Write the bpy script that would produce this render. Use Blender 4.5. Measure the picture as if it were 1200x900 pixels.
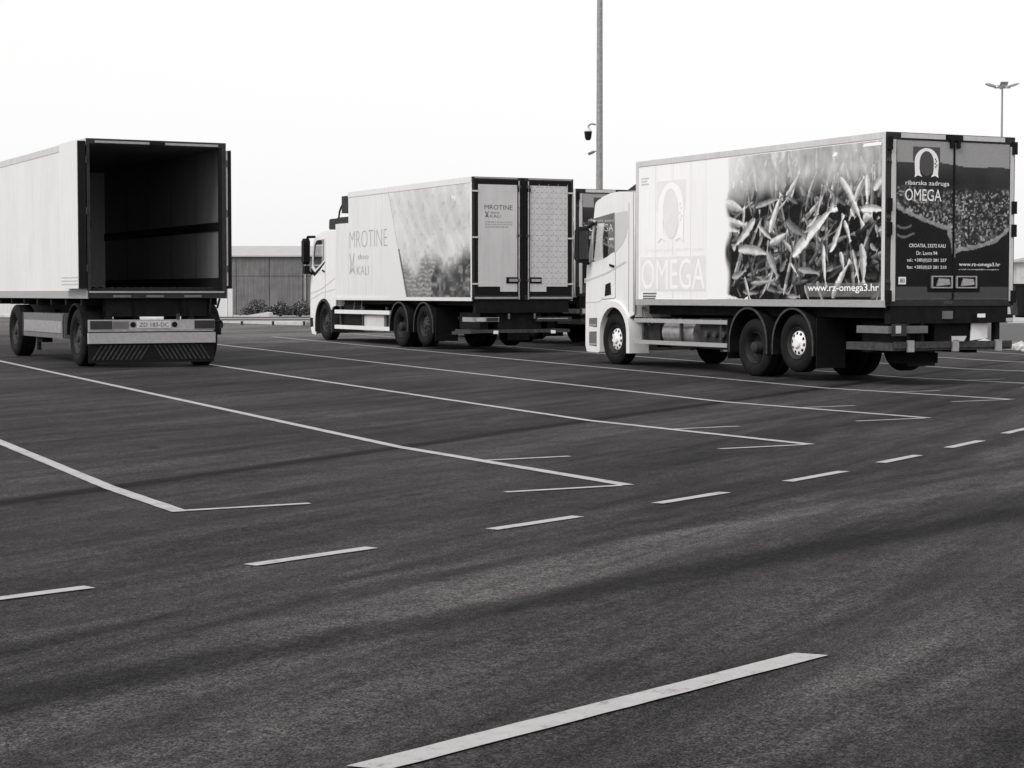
import bpy, bmesh, math, random
import numpy as np
from mathutils import Vector
PI = math.pi
for o in list(bpy.data.objects): bpy.data.objects.remove(o)
S = bpy.context.scene
C = S.collection
random.seed(4); RNG = np.random.default_rng(7)

# ------------------------------------------------------------------ camera, sky, sun, exposure
cam = bpy.data.objects.new('camera', bpy.data.cameras.new('camera')); C.objects.link(cam)
cam.location = (0, 0, 1.3786); cam.rotation_euler = (PI/2 - 0.04734, 0, 0)
cam.data.sensor_fit = 'HORIZONTAL'; cam.data.sensor_width = 36; cam.data.lens = 67.09
cam.data.clip_start = 0.1; cam.data.clip_end = 5000
S.camera = cam
SUN_DIR = Vector((-0.58, -0.62, 0.85)).normalized()
w = bpy.data.worlds.new('World'); S.world = w; w.use_nodes = True
nt = w.node_tree; nt.nodes.clear()
sky = nt.nodes.new('ShaderNodeTexSky'); sky.sky_type = 'NISHITA'; sky.sun_disc = False
sky.sun_elevation = math.asin(SUN_DIR.z); sky.sun_rotation = math.atan2(SUN_DIR.x, SUN_DIR.y)
sky.dust_density = 4.0; sky.air_density = 1.0
bw = nt.nodes.new('ShaderNodeRGBToBW'); nt.links.new(sky.outputs[0], bw.inputs[0])
mx = nt.nodes.new('ShaderNodeMix'); mx.data_type = 'RGBA'; mx.inputs[0].default_value = 0.65   # cloud veil: black-and-white film, overcast
nt.links.new(bw.outputs[0], mx.inputs[6]); mx.inputs[7].default_value = (10.6, 10.5, 10.5, 1)
bg = nt.nodes.new('ShaderNodeBackground'); bg.inputs[1].default_value = 0.1
nt.links.new(mx.outputs[2], bg.inputs[0])
wo = nt.nodes.new('ShaderNodeOutputWorld'); nt.links.new(bg.outputs[0], wo.inputs[0])
sl = bpy.data.lights.new('sun', 'SUN'); sl.energy = 1.45; sl.angle = math.radians(22); sl.color = (1, 0.985, 0.97)
so = bpy.data.objects.new('sun', sl); C.objects.link(so); so.rotation_euler = SUN_DIR.to_track_quat('Z', 'Y').to_euler()
so.location = (-30, -20, 40)
vs = S.view_settings; vs.view_transform = 'Standard'; vs.look = 'None'; vs.gamma = 1; vs.exposure = 0.35; vs.use_curve_mapping = False

# ------------------------------------------------------------------ materials
MATS = {}
def mat(name, v, rough=0.6, metal=0.0, var=0.15, scale=3.0, spec=0.5, bump=0.0, bscale=60, stretch=None, tint=(1.0, 0.985, 0.985), streak=0.0):
    m = bpy.data.materials.new(name); m.use_nodes = True; n = m.node_tree; b = n.nodes['Principled BSDF']
    b.inputs['Roughness'].default_value = rough; b.inputs['Metallic'].default_value = metal
    b.inputs['Specular IOR Level'].default_value = spec
    tc = n.nodes.new('ShaderNodeTexCoord')
    mp = n.nodes.new('ShaderNodeMapping'); n.links.new(tc.outputs['Object'], mp.inputs[0])
    if stretch: mp.inputs['Scale'].default_value = stretch
    tx = n.nodes.new('ShaderNodeTexNoise'); tx.inputs['Scale'].default_value = scale; tx.inputs['Detail'].default_value = 6; tx.inputs['Roughness'].default_value = 0.65
    n.links.new(mp.outputs[0], tx.inputs[0])
    r = n.nodes.new('ShaderNodeValToRGB')
    lo, hi = v*(1-var), min(v*(1+var), 0.95)
    r.color_ramp.elements[0].position = 0.3; r.color_ramp.elements[1].position = 0.7
    r.color_ramp.elements[0].color = (lo*tint[0], lo*tint[1], lo*tint[2], 1); r.color_ramp.elements[1].color = (hi*tint[0], hi*tint[1], hi*tint[2], 1)
    n.links.new(tx.outputs[0], r.inputs[0])
    col = r.outputs[0]
    if streak > 0:       # rain-run grime: thin vertical streaks
        mp2 = n.nodes.new('ShaderNodeMapping'); n.links.new(tc.outputs['Object'], mp2.inputs[0]); mp2.inputs['Scale'].default_value = (5, 5, 0.35)
        t2 = n.nodes.new('ShaderNodeTexNoise'); t2.inputs['Scale'].default_value = 2.2; t2.inputs['Detail'].default_value = 5
        n.links.new(mp2.outputs[0], t2.inputs[0])
        r2 = n.nodes.new('ShaderNodeValToRGB'); r2.color_ramp.elements[0].position = 0.42; r2.color_ramp.elements[1].position = 0.68
        r2.color_ramp.elements[0].color = (1, 1, 1, 1); k = 1-streak; r2.color_ramp.elements[1].color = (k, k, k, 1)
        n.links.new(t2.outputs[0], r2.inputs[0])
        mm = n.nodes.new('ShaderNodeMix'); mm.data_type = 'RGBA'; mm.blend_type = 'MULTIPLY'; mm.inputs[0].default_value = 1
        n.links.new(col, mm.inputs[6]); n.links.new(r2.outputs[0], mm.inputs[7]); col = mm.outputs[2]
    n.links.new(col, b.inputs['Base Color'])
    if bump > 0:
        t3 = n.nodes.new('ShaderNodeTexNoise'); t3.inputs['Scale'].default_value = bscale; t3.inputs['Detail'].default_value = 4
        n.links.new(tc.outputs['Object'], t3.inputs[0])
        bp = n.nodes.new('ShaderNodeBump'); bp.inputs['Strength'].default_value = bump; bp.inputs['Distance'].default_value = 0.02
        n.links.new(t3.outputs[0], bp.inputs['Height']); n.links.new(bp.outputs[0], b.inputs['Normal'])
    MATS[name] = m; return m
mat('white_side', 0.72, 0.38, var=0.04, scale=0.8, streak=0.10)
mat('white_gloss', 0.86, 0.15, var=0.03, scale=1.0, streak=0.05)  # box white raised so the colour carries part of the sky glare
mat('white_cab', 0.76, 0.25, var=0.03, scale=1.5, streak=0.06)
mat('trailer_white', 0.73, 0.45, var=0.06, scale=0.9, streak=0.06)
mat('trailer_door', 0.74, 0.40, var=0.03, scale=1.2, streak=0.06)
mat('pale_grey', 0.58, 0.45, var=0.08, scale=3, streak=0.1)
mat('rail_grey', 0.34, 0.40, var=0.15, scale=14, metal=0.0)
mat('panel_grey', 0.58, 0.45, var=0.06, scale=2, streak=0.08)
mat('mid_grey', 0.13, 0.6, var=0.2, scale=6)
mat('dark_grey', 0.030, 0.6, var=0.35, scale=6, spec=0.2)
mat('chassis', 0.010, 0.7, var=0.5, scale=5, spec=0.12)
mat('black_trim', 0.008, 0.6, var=0.3, scale=8, spec=0.15)
mat('rubber', 0.010, 0.8, var=0.4, scale=9, spec=0.15)
mat('wheel_dark', 0.028, 0.6, var=0.4, scale=12, spec=0.2)
mat('wheel_silver', 0.85, 0.35, var=0.12, scale=20)
mat('steel', 0.42, 0.38, metal=0.6, var=0.25, scale=9)
mat('dull_steel', 0.05, 0.6, metal=0.1, var=0.6, scale=14, spec=0.3)
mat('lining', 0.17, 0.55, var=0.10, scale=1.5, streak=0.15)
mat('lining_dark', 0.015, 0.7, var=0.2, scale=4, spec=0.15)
mat('letter_white', 0.90, 0.4, var=0.02)
mat('letter_soft', 0.80, 0.35, var=0.03)
mat('letter_grey', 0.36, 0.35, var=0.05)
mat('letter_dark', 0.10, 0.4, var=0.1)
mat('ghost_grey', 0.54, 0.3, var=0.04)
mat('glare_grey', 0.75, 0.2, var=0.05)  # lettering ground lightened in its colour to imitate glare on the box side
mat('logo_grey', 0.055, 0.4, var=0.1)
mat('lamp_red', 0.03, 0.3, var=0.3, spec=0.3)
mat('lamp_clear', 0.5, 0.12, var=0.05)
mat('seat_cloth', 0.02, 0.9, var=0.2)
mat('paint', 0.35, 0.65, var=0.13, scale=18, bump=0.15, bscale=200)
mat('concrete', 0.48, 0.85, var=0.16, scale=3, bump=0.2, bscale=30)
mat('pale_wall', 0.62, 0.85, var=0.1, scale=1.2, streak=0.12)
mat('panel_wall', 0.14, 0.8, var=0.2, scale=2.0, streak=0.3)
mat('roof_sheet', 0.36, 0.55, var=0.1, scale=2)
mat('galvanised', 0.26, 0.5, metal=0.2, var=0.3, scale=12)
mat('house_wall', 0.45, 0.9, var=0.12, scale=2)
mat('house_roof', 0.30, 0.8, var=0.2, scale=6)
mat('window_glass', 0.05, 0.1, var=0.1)
mat('leaf_dark', 0.045, 0.6, var=0.5, scale=14)
mat('leaf_light', 0.16, 0.6, var=0.5, scale=14)
mat('bark', 0.06, 0.9, var=0.3, scale=14)
mat('stone', 0.42, 0.9, var=0.35, scale=5)
mat('hill', 0.09, 0.95, var=0.3, scale=0.05)
def glass():
    m = bpy.data.materials.new('glass'); m.use_nodes = True; n = m.node_tree; n.nodes.clear()
    t = n.nodes.new('ShaderNodeBsdfTransparent'); t.inputs[0].default_value = (0.93, 0.93, 0.93, 1)
    g = n.nodes.new('ShaderNodeBsdfGlossy'); g.inputs['Roughness'].default_value = 0.02
    lw = n.nodes.new('ShaderNodeLayerWeight'); lw.inputs[0].default_value = 0.5
    pw_ = n.nodes.new('ShaderNodeMath'); pw_.operation = 'POWER'; n.links.new(lw.outputs['Facing'], pw_.inputs[0]); pw_.inputs[1].default_value = 4.0
    f = n.nodes.new('ShaderNodeMath'); f.operation = 'MULTIPLY_ADD'; n.links.new(pw_.outputs[0], f.inputs[0]); f.inputs[1].default_value = 0.85; f.inputs[2].default_value = 0.05
    x = n.nodes.new('ShaderNodeMixShader'); n.links.new(f.outputs[0], x.inputs[0]); n.links.new(t.outputs[0], x.inputs[1]); n.links.new(g.outputs[0], x.inputs[2])
    o = n.nodes.new('ShaderNodeOutputMaterial'); n.links.new(x.outputs[0], o.inputs[0]); MATS['glass'] = m
glass()
def worn_paint():
    m = MATS['paint']; n = m.node_tree; b = n.nodes['Principled BSDF']; src = b.inputs['Base Color'].links[0].from_socket
    tc = n.nodes.new('ShaderNodeTexCoord'); t = n.nodes.new('ShaderNodeTexNoise'); t.inputs['Scale'].default_value = 9; t.inputs['Detail'].default_value = 10; t.inputs['Roughness'].default_value = 0.8
    n.links.new(tc.outputs['Object'], t.inputs[0])
    r = n.nodes.new('ShaderNodeValToRGB'); r.color_ramp.elements[0].position = 0.53; r.color_ramp.elements[1].position = 0.62; r.color_ramp.elements[1].color = (0.75, 0.75, 0.75, 1)
    n.links.new(t.outputs[0], r.inputs[0])
    x = n.nodes.new('ShaderNodeMix'); x.data_type = 'RGBA'; n.links.new(r.outputs[0], x.inputs[0]); n.links.new(src, x.inputs[6]); x.inputs[7].default_value = (0.10, 0.098, 0.098, 1)
    n.links.new(x.outputs[2], b.inputs['Base Color'])
worn_paint()
def print_mat(name, rough):
    m = bpy.data.materials.new(name); m.use_nodes = True; n = m.node_tree; b = n.nodes['Principled BSDF']
    a = n.nodes.new('ShaderNodeAttribute'); a.attribute_name = 'print'
    n.links.new(a.outputs['Color'], b.inputs['Base Color']); b.inputs['Roughness'].default_value = rough; b.inputs['Specular IOR Level'].default_value = 0.08
    MATS[name] = m
print_mat('photo_print', 0.32)

# ------------------------------------------------------------------ mesh helpers
class MB:
    def __init__(s): s.v = []; s.f = []
    def add(s, vs_, fs):
        k = len(s.v); s.v += [tuple(p) for p in vs_]; s.f += [tuple(i+k for i in f) for f in fs]; return s
    def box(s, x0, x1, y0, y1, z0, z1):
        return s.add([(x0,y0,z0),(x1,y0,z0),(x1,y1,z0),(x0,y1,z0),(x0,y0,z1),(x1,y0,z1),(x1,y1,z1),(x0,y1,z1)],
                     [(0,3,2,1),(4,5,6,7),(0,1,5,4),(1,2,6,5),(2,3,7,6),(3,0,4,7)])
    def prism(s, pts, a0, a1, ax='x'):     # polygon extruded along an axis
        n = len(pts)
        P = (lambda a, p: (a, p[0], p[1])) if ax == 'x' else ((lambda a, p: (p[0], a, p[1])) if ax == 'y' else (lambda a, p: (p[0], p[1], a)))
        return s.add([P(a0, p) for p in pts]+[P(a1, p) for p in pts],
                     [tuple(range(n))[::-1], tuple(range(n, 2*n))]+[(i, (i+1) % n, n+(i+1) % n, n+i) for i in range(n)])
    def tube(s, p0, p1, r0, r1=None, n=10):
        r1 = r0 if r1 is None else r1; p0 = Vector(p0); p1 = Vector(p1); d = (p1-p0).normalized()
        a = d.orthogonal().normalized(); b = d.cross(a); V = []
        for p, r in ((p0, r0), (p1, r1)):
            V += [p+(a*math.cos(2*PI*i/n)+b*math.sin(2*PI*i/n))*r for i in range(n)]
        return s.add(V, [tuple(range(n))[::-1], tuple(range(n, 2*n))]+[(i, (i+1) % n, n+(i+1) % n, n+i) for i in range(n)])
    def path(s, pts, r, n=8):
        for a, b in zip(pts, pts[1:]): s.tube(a, b, r, r, n)
        return s
    def lathe(s, prof, n, c=(0,0,0), skip=None):   # profile (x, r) revolved about the x axis
        V = [(c[0]+x, c[1]+r*math.cos(2*PI*i/n), c[2]+r*math.sin(2*PI*i/n)) for x, r in prof for i in range(n)]
        F = []
        for k in range(len(prof)-1):
            for i in range(n):
                if skip and skip(k, i): continue
                F.append((k*n+i, k*n+(i+1) % n, (k+1)*n+(i+1) % n, (k+1)*n+i))
        return s.add(V, F)
    def disc(s, x, r, n, c=(0,0,0)):
        return s.add([(c[0]+x, c[1]+r*math.cos(2*PI*i/n), c[2]+r*math.sin(2*PI*i/n)) for i in range(n)], [tuple(range(n))])
    def grid(s, rows):
        n = len(rows[0]); V = [p for r in rows for p in r]
        return s.add(V, [(k*n+i, k*n+i+1, (k+1)*n+i+1, (k+1)*n+i) for k in range(len(rows)-1) for i in range(n-1)])
    def build(s, name, m, parent=None, smooth=None, fix=True, loc=None, rot=None):
        me = bpy.data.meshes.new(name); me.from_pydata(s.v, [], s.f); me.update()
        if fix:
            b = bmesh.new(); b.from_mesh(me); bmesh.ops.recalc_face_normals(b, faces=b.faces); b.to_mesh(me); b.free()
        if smooth is not None:
            for p in me.polygons: p.use_smooth = True
            me.set_sharp_from_angle(angle=math.radians(smooth))
        me.materials.append(MATS[m])
        o = bpy.data.objects.new(name, me); C.objects.link(o)
        if parent: o.parent = parent
        if loc: o.location = loc
        if rot: o.rotation_euler = rot
        return o
def B(name, m, parent, *b): return MB().box(*b).build(name, m, parent)
def tag(o, label, cat, group=None):
    o['label'] = label; o['category'] = cat
    if group: o['group'] = group
    return o
def struct(o): o['kind'] = 'structure'; return o
def stuff(o): o['kind'] = 'stuff'; return o
def empty(name, loc, rz=0):
    o = bpy.data.objects.new(name, None); C.objects.link(o); o.location = loc; o.rotation_euler = (0, 0, rz); o.empty_display_size = 0.3; return o
def copy_tree(o, parent=None):
    c = o.copy(); C.objects.link(c); c.parent = parent
    for ch in list(o.children): copy_tree(ch, c)
    return c
def curve_mesh(cu):
    o = bpy.data.objects.new('tmp', cu); C.objects.link(o)
    dg = bpy.context.evaluated_depsgraph_get(); dg.update()
    me = bpy.data.meshes.new_from_object(o.evaluated_get(dg)); bpy.data.objects.remove(o); bpy.data.curves.remove(cu); return me
def holed(name, outer, holes, x0, x1, m, parent):      # plate in the y-z plane with openings
    cu = bpy.data.curves.new('c', 'CURVE'); cu.dimensions = '2D'; cu.fill_mode = 'BOTH'; cu.extrude = (x1-x0)/2
    for lp in [outer]+holes:
        sp = cu.splines.new('POLY'); sp.points.add(len(lp)-1); sp.use_cyclic_u = True
        for p, q in zip(sp.points, lp): p.co = (q[0], q[1], 0, 1)
    me = curve_mesh(cu)
    for v in me.vertices: v.co = ((x0+x1)/2+v.co.z, v.co.x, v.co.y)
    b = bmesh.new(); b.from_mesh(me); bmesh.ops.remove_doubles(b, verts=b.verts, dist=1e-4); bmesh.ops.recalc_face_normals(b, faces=b.faces); b.to_mesh(me); b.free()
    me.materials.clear(); me.materials.append(MATS[m]); o = bpy.data.objects.new(name, me); C.objects.link(o); o.parent = parent; return o
def text(s, o, u, v, W, H, m, parent, bold=0.0, name='lettering', thick=0.002, split=False):
    # lettering fitted into W x H, lower-left at o, running along u and rising along v
    cu = bpy.data.curves.new('t', 'FONT'); cu.body = s; cu.offset = bold; cu.resolution_u = 3
    me = curve_mesh(cu); b = bmesh.new(); b.from_mesh(me); bmesh.ops.remove_doubles(b, verts=b.verts, dist=1e-5)
    xs = [q.co.x for q in b.verts]; ys = [q.co.y for q in b.verts]
    a0, a1, c0, c1 = min(xs), max(xs), min(ys), max(ys); o = Vector(o); u = Vector(u); v = Vector(v); n = u.cross(v)
    for q in b.verts:
        q.co = o+u*((q.co.x-a0)/(a1-a0)*W)+v*((q.co.y-c0)/(c1-c0)*H)
    for q in b.verts: q.co += n*thick
    for f in b.faces:
        f.smooth = False; f.normal_update()
        if f.normal.dot(n) < 0: f.normal_flip()
    if split:        # one object for each letter
        seen = set(); parts = []
        for v0 in b.verts:
            if v0.index in seen: continue
            st = [v0]; isl = []; seen.add(v0.index)
            while st:
                q = st.pop(); isl.append(q)
                for e in q.link_edges:
                    p = e.other_vert(q)
                    if p.index not in seen: seen.add(p.index); st.append(p)
            parts.append(isl)
        last = None
        for isl in parts:
            ids = {q.index: i for i, q in enumerate(isl)}; fs = [tuple(ids[q.index] for q in f.verts) for f in b.faces if f.verts[0].index in ids]
            m2 = bpy.data.meshes.new('letter'); m2.from_pydata([tuple(q.co) for q in isl], [], fs); m2.update(); m2.materials.append(MATS[m])
            last = bpy.data.objects.new('letter', m2); C.objects.link(last); last.parent = parent
        b.free(); return last
    b.to_mesh(me); b.free()
    me.materials.clear(); me.materials.append(MATS[m]); ob = bpy.data.objects.new(name, me); C.objects.link(ob); ob.parent = parent; return ob
def print_sheet(name, o, u, v, W, H, img, parent, thick=0.003):
    # a printed film: colour lies in the print itself; img[0] is the bottom row
    ny, nx = img.shape; o = np.array(o, float); u = np.array(u, float); v = np.array(v, float); n = np.cross(u, v)
    a = np.linspace(0, W, nx); c = np.linspace(0, H, ny)
    V = (o+n*thick)[None, None]+a[None, :, None]*u+c[:, None, None]*v
    idx = np.arange(nx*ny).reshape(ny, nx)
    F = np.stack([idx[:-1, :-1], idx[:-1, 1:], idx[1:, 1:], idx[1:, :-1]], -1).reshape(-1, 4)
    me = bpy.data.meshes.new(name); me.from_pydata(V.reshape(-1, 3).tolist(), [], F.tolist()); me.update()
    at = me.color_attributes.new('print', 'FLOAT_COLOR', 'POINT')
    g = img.reshape(-1).astype(np.float32); at.data.foreach_set('color', np.stack([g, g*0.99, g*0.99, np.ones_like(g)], 1).reshape(-1))
    me.materials.append(MATS['photo_print']); ob = bpy.data.objects.new(name, me); C.objects.link(ob); ob.parent = parent; return ob
def noise2(ny, nx, cy, cx):      # smooth value noise in 0..1
    g = RNG.random((cy+2, cx+2)); y = np.linspace(0, cy, ny); x = np.linspace(0, cx, nx)
    yi = y.astype(int); xi = x.astype(int); fy = (y-yi)[:, None]; fx = (x-xi)[None]; fy = fy*fy*(3-2*fy); fx = fx*fx*(3-2*fx)
    a = g[yi][:, xi]; b = g[yi][:, xi+1]; c = g[yi+1][:, xi]; d = g[yi+1][:, xi+1]
    return a*(1-fy)*(1-fx)+b*(1-fy)*fx+c*fy*(1-fx)+d*fy*fx
def sstep(a, b, x): t = np.clip((x-a)/(b-a), 0, 1); return t*t*(3-2*t)

# ------------------------------------------------------------------ ground: two planes draining into a gutter line
E1 = Vector((0.4592, 0.8884)); E2 = Vector((-0.8884, 0.4592)); G0 = Vector((0, 20.14))
def zd(d): return -0.08+0.0115*min(abs(d), 40)
def world(u, d, dz=0.0): p = G0+E1*u+E2*d; return Vector((p.x, p.y, zd(d)+dz))
def dof(x, y): return (Vector((x, y))-G0).dot(E2)
GA = math.atan2(E1.y, E1.x)
def gobj(o): o.location = (G0.x, G0.y, 0); o.rotation_euler = (0, 0, GA); return o     # mesh given in (u, d)
def edge_u(d): return 31.0+0.28*d
def asphalt_mat():
    m = bpy.data.materials.new('asphalt'); m.use_nodes = True; n = m.node_tree; b = n.nodes['Principled BSDF']; L = n.links.new
    b.inputs['Roughness'].default_value = 0.82; b.inputs['Specular IOR Level'].default_value = 0.06
    tc = n.nodes.new('ShaderNodeTexCoord'); sp = n.nodes.new('ShaderNodeSeparateXYZ'); L(tc.outputs['Object'], sp.inputs[0])
    def M(op, *a):
        q = n.nodes.new('ShaderNodeMath'); q.operation = op
        for i, x in enumerate(a):
            if isinstance(x, (int, float)): q.inputs[i].default_value = x
            else: L(x, q.inputs[i])
        return q.outputs[0]
    def noise(scale, st=(1, 1, 1), det=5, rough=0.6, dist=0):
        mp = n.nodes.new('ShaderNodeMapping'); mp.inputs['Scale'].default_value = st; L(tc.outputs['Object'], mp.inputs[0])
        t = n.nodes.new('ShaderNodeTexNoise'); t.inputs['Scale'].default_value = scale; t.inputs['Detail'].default_value = det; t.inputs['Roughness'].default_value = rough; t.inputs['Distortion'].default_value = dist
        L(mp.outputs[0], t.inputs[0]); return t.outputs[0]
    def ss(x, lo, hi):
        q = n.nodes.new('ShaderNodeMapRange'); q.interpolation_type = 'SMOOTHSTEP'; q.inputs[1].default_value = lo; q.inputs[2].default_value = hi; L(x, q.inputs[0]); return q.outputs[0]
    u, d = sp.outputs[0], sp.outputs[1]
    wob = M('MULTIPLY', M('SUBTRACT', noise(0.5, (0.5, 1, 1), 3), 0.5), 0.5)
    val = M('ADD', 0.62, M('MULTIPLY', ss(noise(0.35, (0.35, 1.4, 1), 6, 0.65), 0.3, 0.7), 0.80))            # broad wear along the lanes
    val = M('MULTIPLY', val, M('ADD', 0.60, M('MULTIPLY', ss(noise(1.3, (0.16, 2.2, 1), 6, 0.75), 0.28, 0.72), 0.86)))
    val = M('MULTIPLY', val, M('ADD', 0.62, M('MULTIPLY', ss(noise(4.5, (0.8, 1, 1), 7, 0.9), 0.30, 0.70), 0.56)))   # wheel-track streaks
    val = M('MULTIPLY', val, M('ADD', 0.38, M('MULTIPLY', ss(noise(32.0, (1, 1, 1), 6, 0.95), 0.36, 0.64), 1.24)))
    def track(c0, c1, c2, wd, k, soft=1.0):       # a band following d = c0 + c1 u + c2 u^2
        c = M('ADD', M('ADD', c0, M('MULTIPLY', u, c1)), M('MULTIPLY', M('MULTIPLY', u, u), c2))
        a = M('ABSOLUTE', M('ADD', M('SUBTRACT', d, c), M('MULTIPLY', wob, soft)))
        mk = M('SUBTRACT', 1.0, ss(a, wd*0.25, wd))
        return M('ADD', 1.0, M('MULTIPLY', mk, k))
    for t in [(0.0, 0.0, 0.0, 0.20, -0.72, 0.10), (0.12, 0.002, 0.0, 0.6, -0.10, 0.8),
              (-8.35, -0.318, -0.0024, 0.28, -0.58, 0.5), (-8.35, -0.318, -0.0024, 0.8, -0.12, 0.8),
              (-3.0, 0.02, 0.001, 0.42, -0.24, 0.9), (-2.0, -0.03, 0, 0.6, -0.10, 1.0),
              (-8.95, -0.155, 0.0, 0.16, 0.32, 0.5), (-9.3, -0.155, 0.0, 0.10, 0.25, 0.5),
              (-6.9, -0.24, -0.004, 0.5, 0.45, 0.9), (-5.5, -0.04, 0.0, 0.45, 0.35, 0.9), (4.35, 0.0, 0.0, 0.22, -0.20, 0.8), (-1.0, 0.0, 0.0, 0.35, 0.15, 0.9),
              (-6.2, -0.30, -0.010, 0.13, -0.30, 0.3), (-6.55, -0.30, -0.010, 0.13, -0.30, 0.3), (1.4, 0.06, 0.002, 0.12, -0.25, 0.3), (3.3, 0.06, 0.002, 0.12, -0.25, 0.3), (-7.7, -0.42, -0.008, 0.10, 0.35, 0.3), (2.4, 0.01, 0, 0.35, -0.13, 1.2), (7.5, 0.05, 0, 0.5, -0.15, 1.4)]: val = M('MULTIPLY', val, track(*t))
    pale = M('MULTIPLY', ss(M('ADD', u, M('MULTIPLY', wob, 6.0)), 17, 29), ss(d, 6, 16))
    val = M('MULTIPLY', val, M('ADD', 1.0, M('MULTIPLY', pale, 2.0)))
    g = M('ADD', M('MULTIPLY', ss(noise(110, (1, 1, 1), 2, 0.8), 0.36, 0.66), 1.5), 0.30)                       # stone grain
    val = M('MULTIPLY', val, g)
    spot = M('SUBTRACT', 1.0, M('MULTIPLY', ss(noise(2.3, (1, 1, 1), 2, 0.5), 0.70, 0.76), 0.5))
    val = M('MULTIPLY', val, spot)
    val = M('MULTIPLY', val, 0.038)
    cb = n.nodes.new('ShaderNodeCombineColor'); L(val, cb.inputs[0]); L(M('MULTIPLY', val, 0.95), cb.inputs[1]); L(M('MULTIPLY', val, 0.955), cb.inputs[2])
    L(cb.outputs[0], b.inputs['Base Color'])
    bp = n.nodes.new('ShaderNodeBump'); bp.inputs['Strength'].default_value = 0.5; bp.inputs['Distance'].default_value = 0.006
    L(noise(110, (1, 1, 1), 3, 0.7), bp.inputs['Height']); L(bp.outputs[0], b.inputs['Normal'])
    MATS['asphalt'] = m
asphalt_mat()
def rough_mat():
    m = bpy.data.materials.new('rough_ground'); m.use_nodes = True; n = m.node_tree; b = n.nodes['Principled BSDF']; L = n.links.new
    b.inputs['Roughness'].default_value = 0.95
    tc = n.nodes.new('ShaderNodeTexCoord')
    t = n.nodes.new('ShaderNodeTexNoise'); t.inputs['Scale'].default_value = 0.06; t.inputs['Detail'].default_value = 8; t.inputs['Roughness'].default_value = 0.6; L(tc.outputs['Object'], t.inputs[0])
    t2 = n.nodes.new('ShaderNodeTexNoise'); t2.inputs['Scale'].default_value = 1.6; t2.inputs['Detail'].default_value = 8; t2.inputs['Roughness'].default_value = 0.75; L(tc.outputs['Object'], t2.inputs[0])
    r = n.nodes.new('ShaderNodeValToRGB'); r.color_ramp.elements[0].position = 0.42; r.color_ramp.elements[1].position = 0.56
    r.color_ramp.elements[0].color = (0.13, 0.128, 0.128, 1); r.color_ramp.elements[1].color = (0.40, 0.395, 0.395, 1); L(t.outputs[0], r.inputs[0])
    r2 = n.nodes.new('ShaderNodeValToRGB'); r2.color_ramp.elements[0].color = (0.45, 0.45, 0.45, 1); r2.color_ramp.elements[1].color = (1.5, 1.5, 1.5, 1); L(t2.outputs[0], r2.inputs[0])
    x = n.nodes.new('ShaderNodeMix'); x.data_type = 'RGBA'; x.blend_type = 'MULTIPLY'; x.inputs[0].default_value = 1; L(r.outputs[0], x.inputs[6]); L(r2.outputs[0], x.inputs[7]); L(x.outputs[2], b.inputs['Base Color'])
    bp = n.nodes.new('ShaderNodeBump'); bp.inputs['Strength'].default_value = 0.7; bp.inputs['Distance'].default_value = 0.08; L(t2.outputs[0], bp.inputs['Height']); L(bp.outputs[0], b.inputs['Normal'])
    MATS['rough_ground'] = m
rough_mat()
us = [-2500, -120, 0, 60, 200, 2500]; ds = [-2500, -40, 0, 40, 2500]
ground = gobj(struct(MB().grid([[(u, d, zd(d)-0.03) for u in us] for d in ds]).build('ground', 'rough_ground', fix=False)))
dd = [-40, -20, 0, 10, 20, 30, 40, 55]
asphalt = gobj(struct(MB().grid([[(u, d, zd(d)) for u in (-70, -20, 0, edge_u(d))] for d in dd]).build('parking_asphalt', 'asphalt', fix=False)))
kb = MB()
for a, b_ in zip(dd, dd[1:]):
    ua, ub = edge_u(a), edge_u(b_); za, zb = zd(a), zd(b_)
    V = []
    for (uu, d_, z) in ((ua, a, za), (ub, b_, zb)): V += [(uu, d_, z-0.2), (uu, d_, z+0.11), (uu+0.02, d_, z+0.13), (uu+0.16, d_, z+0.13), (uu+0.16, d_, z-0.2)]
    kb.add(V, [(i, i+1, i+6, i+5) for i in range(4)])
kerb = gobj(struct(kb.build('kerb', 'concrete')))

# painted markings: thin sheets 5 mm over the asphalt, children of it
def stripe(name, a, b_, wd, cut=0.0):
    a = Vector(a); b_ = Vector(b_); t = (b_-a); Ln = t.length; t.normalize(); nn = Vector((-t.y, t.x)); k = max(3, int(Ln/0.14)); V = []
    for i in range(k+1):
        p = a+t*(Ln*i/k)
        for sgn in (-1, 1):
            q = p+nn*(sgn*(wd/2+random.uniform(-0.003, 0.003)))
            if i in (0, k): q += t*(cut*sgn)
            V.append((q.x, q.y, zd(q.y)+0.006))
    return MB().add(V, [(2*i, 2*i+2, 2*i+3, 2*i+1) for i in range(k)]).build(name, 'paint', asphalt, fix=False)
TH = 0.4467; BW = Vector((math.cos(TH), math.sin(TH))); BL = Vector((-math.sin(TH), math.cos(TH)))
def bay(lat, lon):     # bay coordinates (across, along) -> (u, d)
    p = BW*lat+BL*lon-G0; return (p.dot(E1), p.dot(E2))
C0, SP, M0, MM = 3.4424, 3.3994, 12.3037, 2.5988
for i in range(0, 9):
    lat = C0+i*SP; m0 = M0+max(0, i-1)*MM
    stripe('bay_line', bay(lat, m0-(0.0 if i else 0.05)), bay(lat, m0+31), 0.115)
    if i > 0: stripe('bay_end_mark', bay(lat-1.0, m0), bay(lat-0.058, m0), 0.08)
    stripe('bay_end_mark', bay(lat+0.058, M0+i*MM), bay(lat+(0.86 if i else 0.92), M0+i*MM), 0.08)
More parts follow.
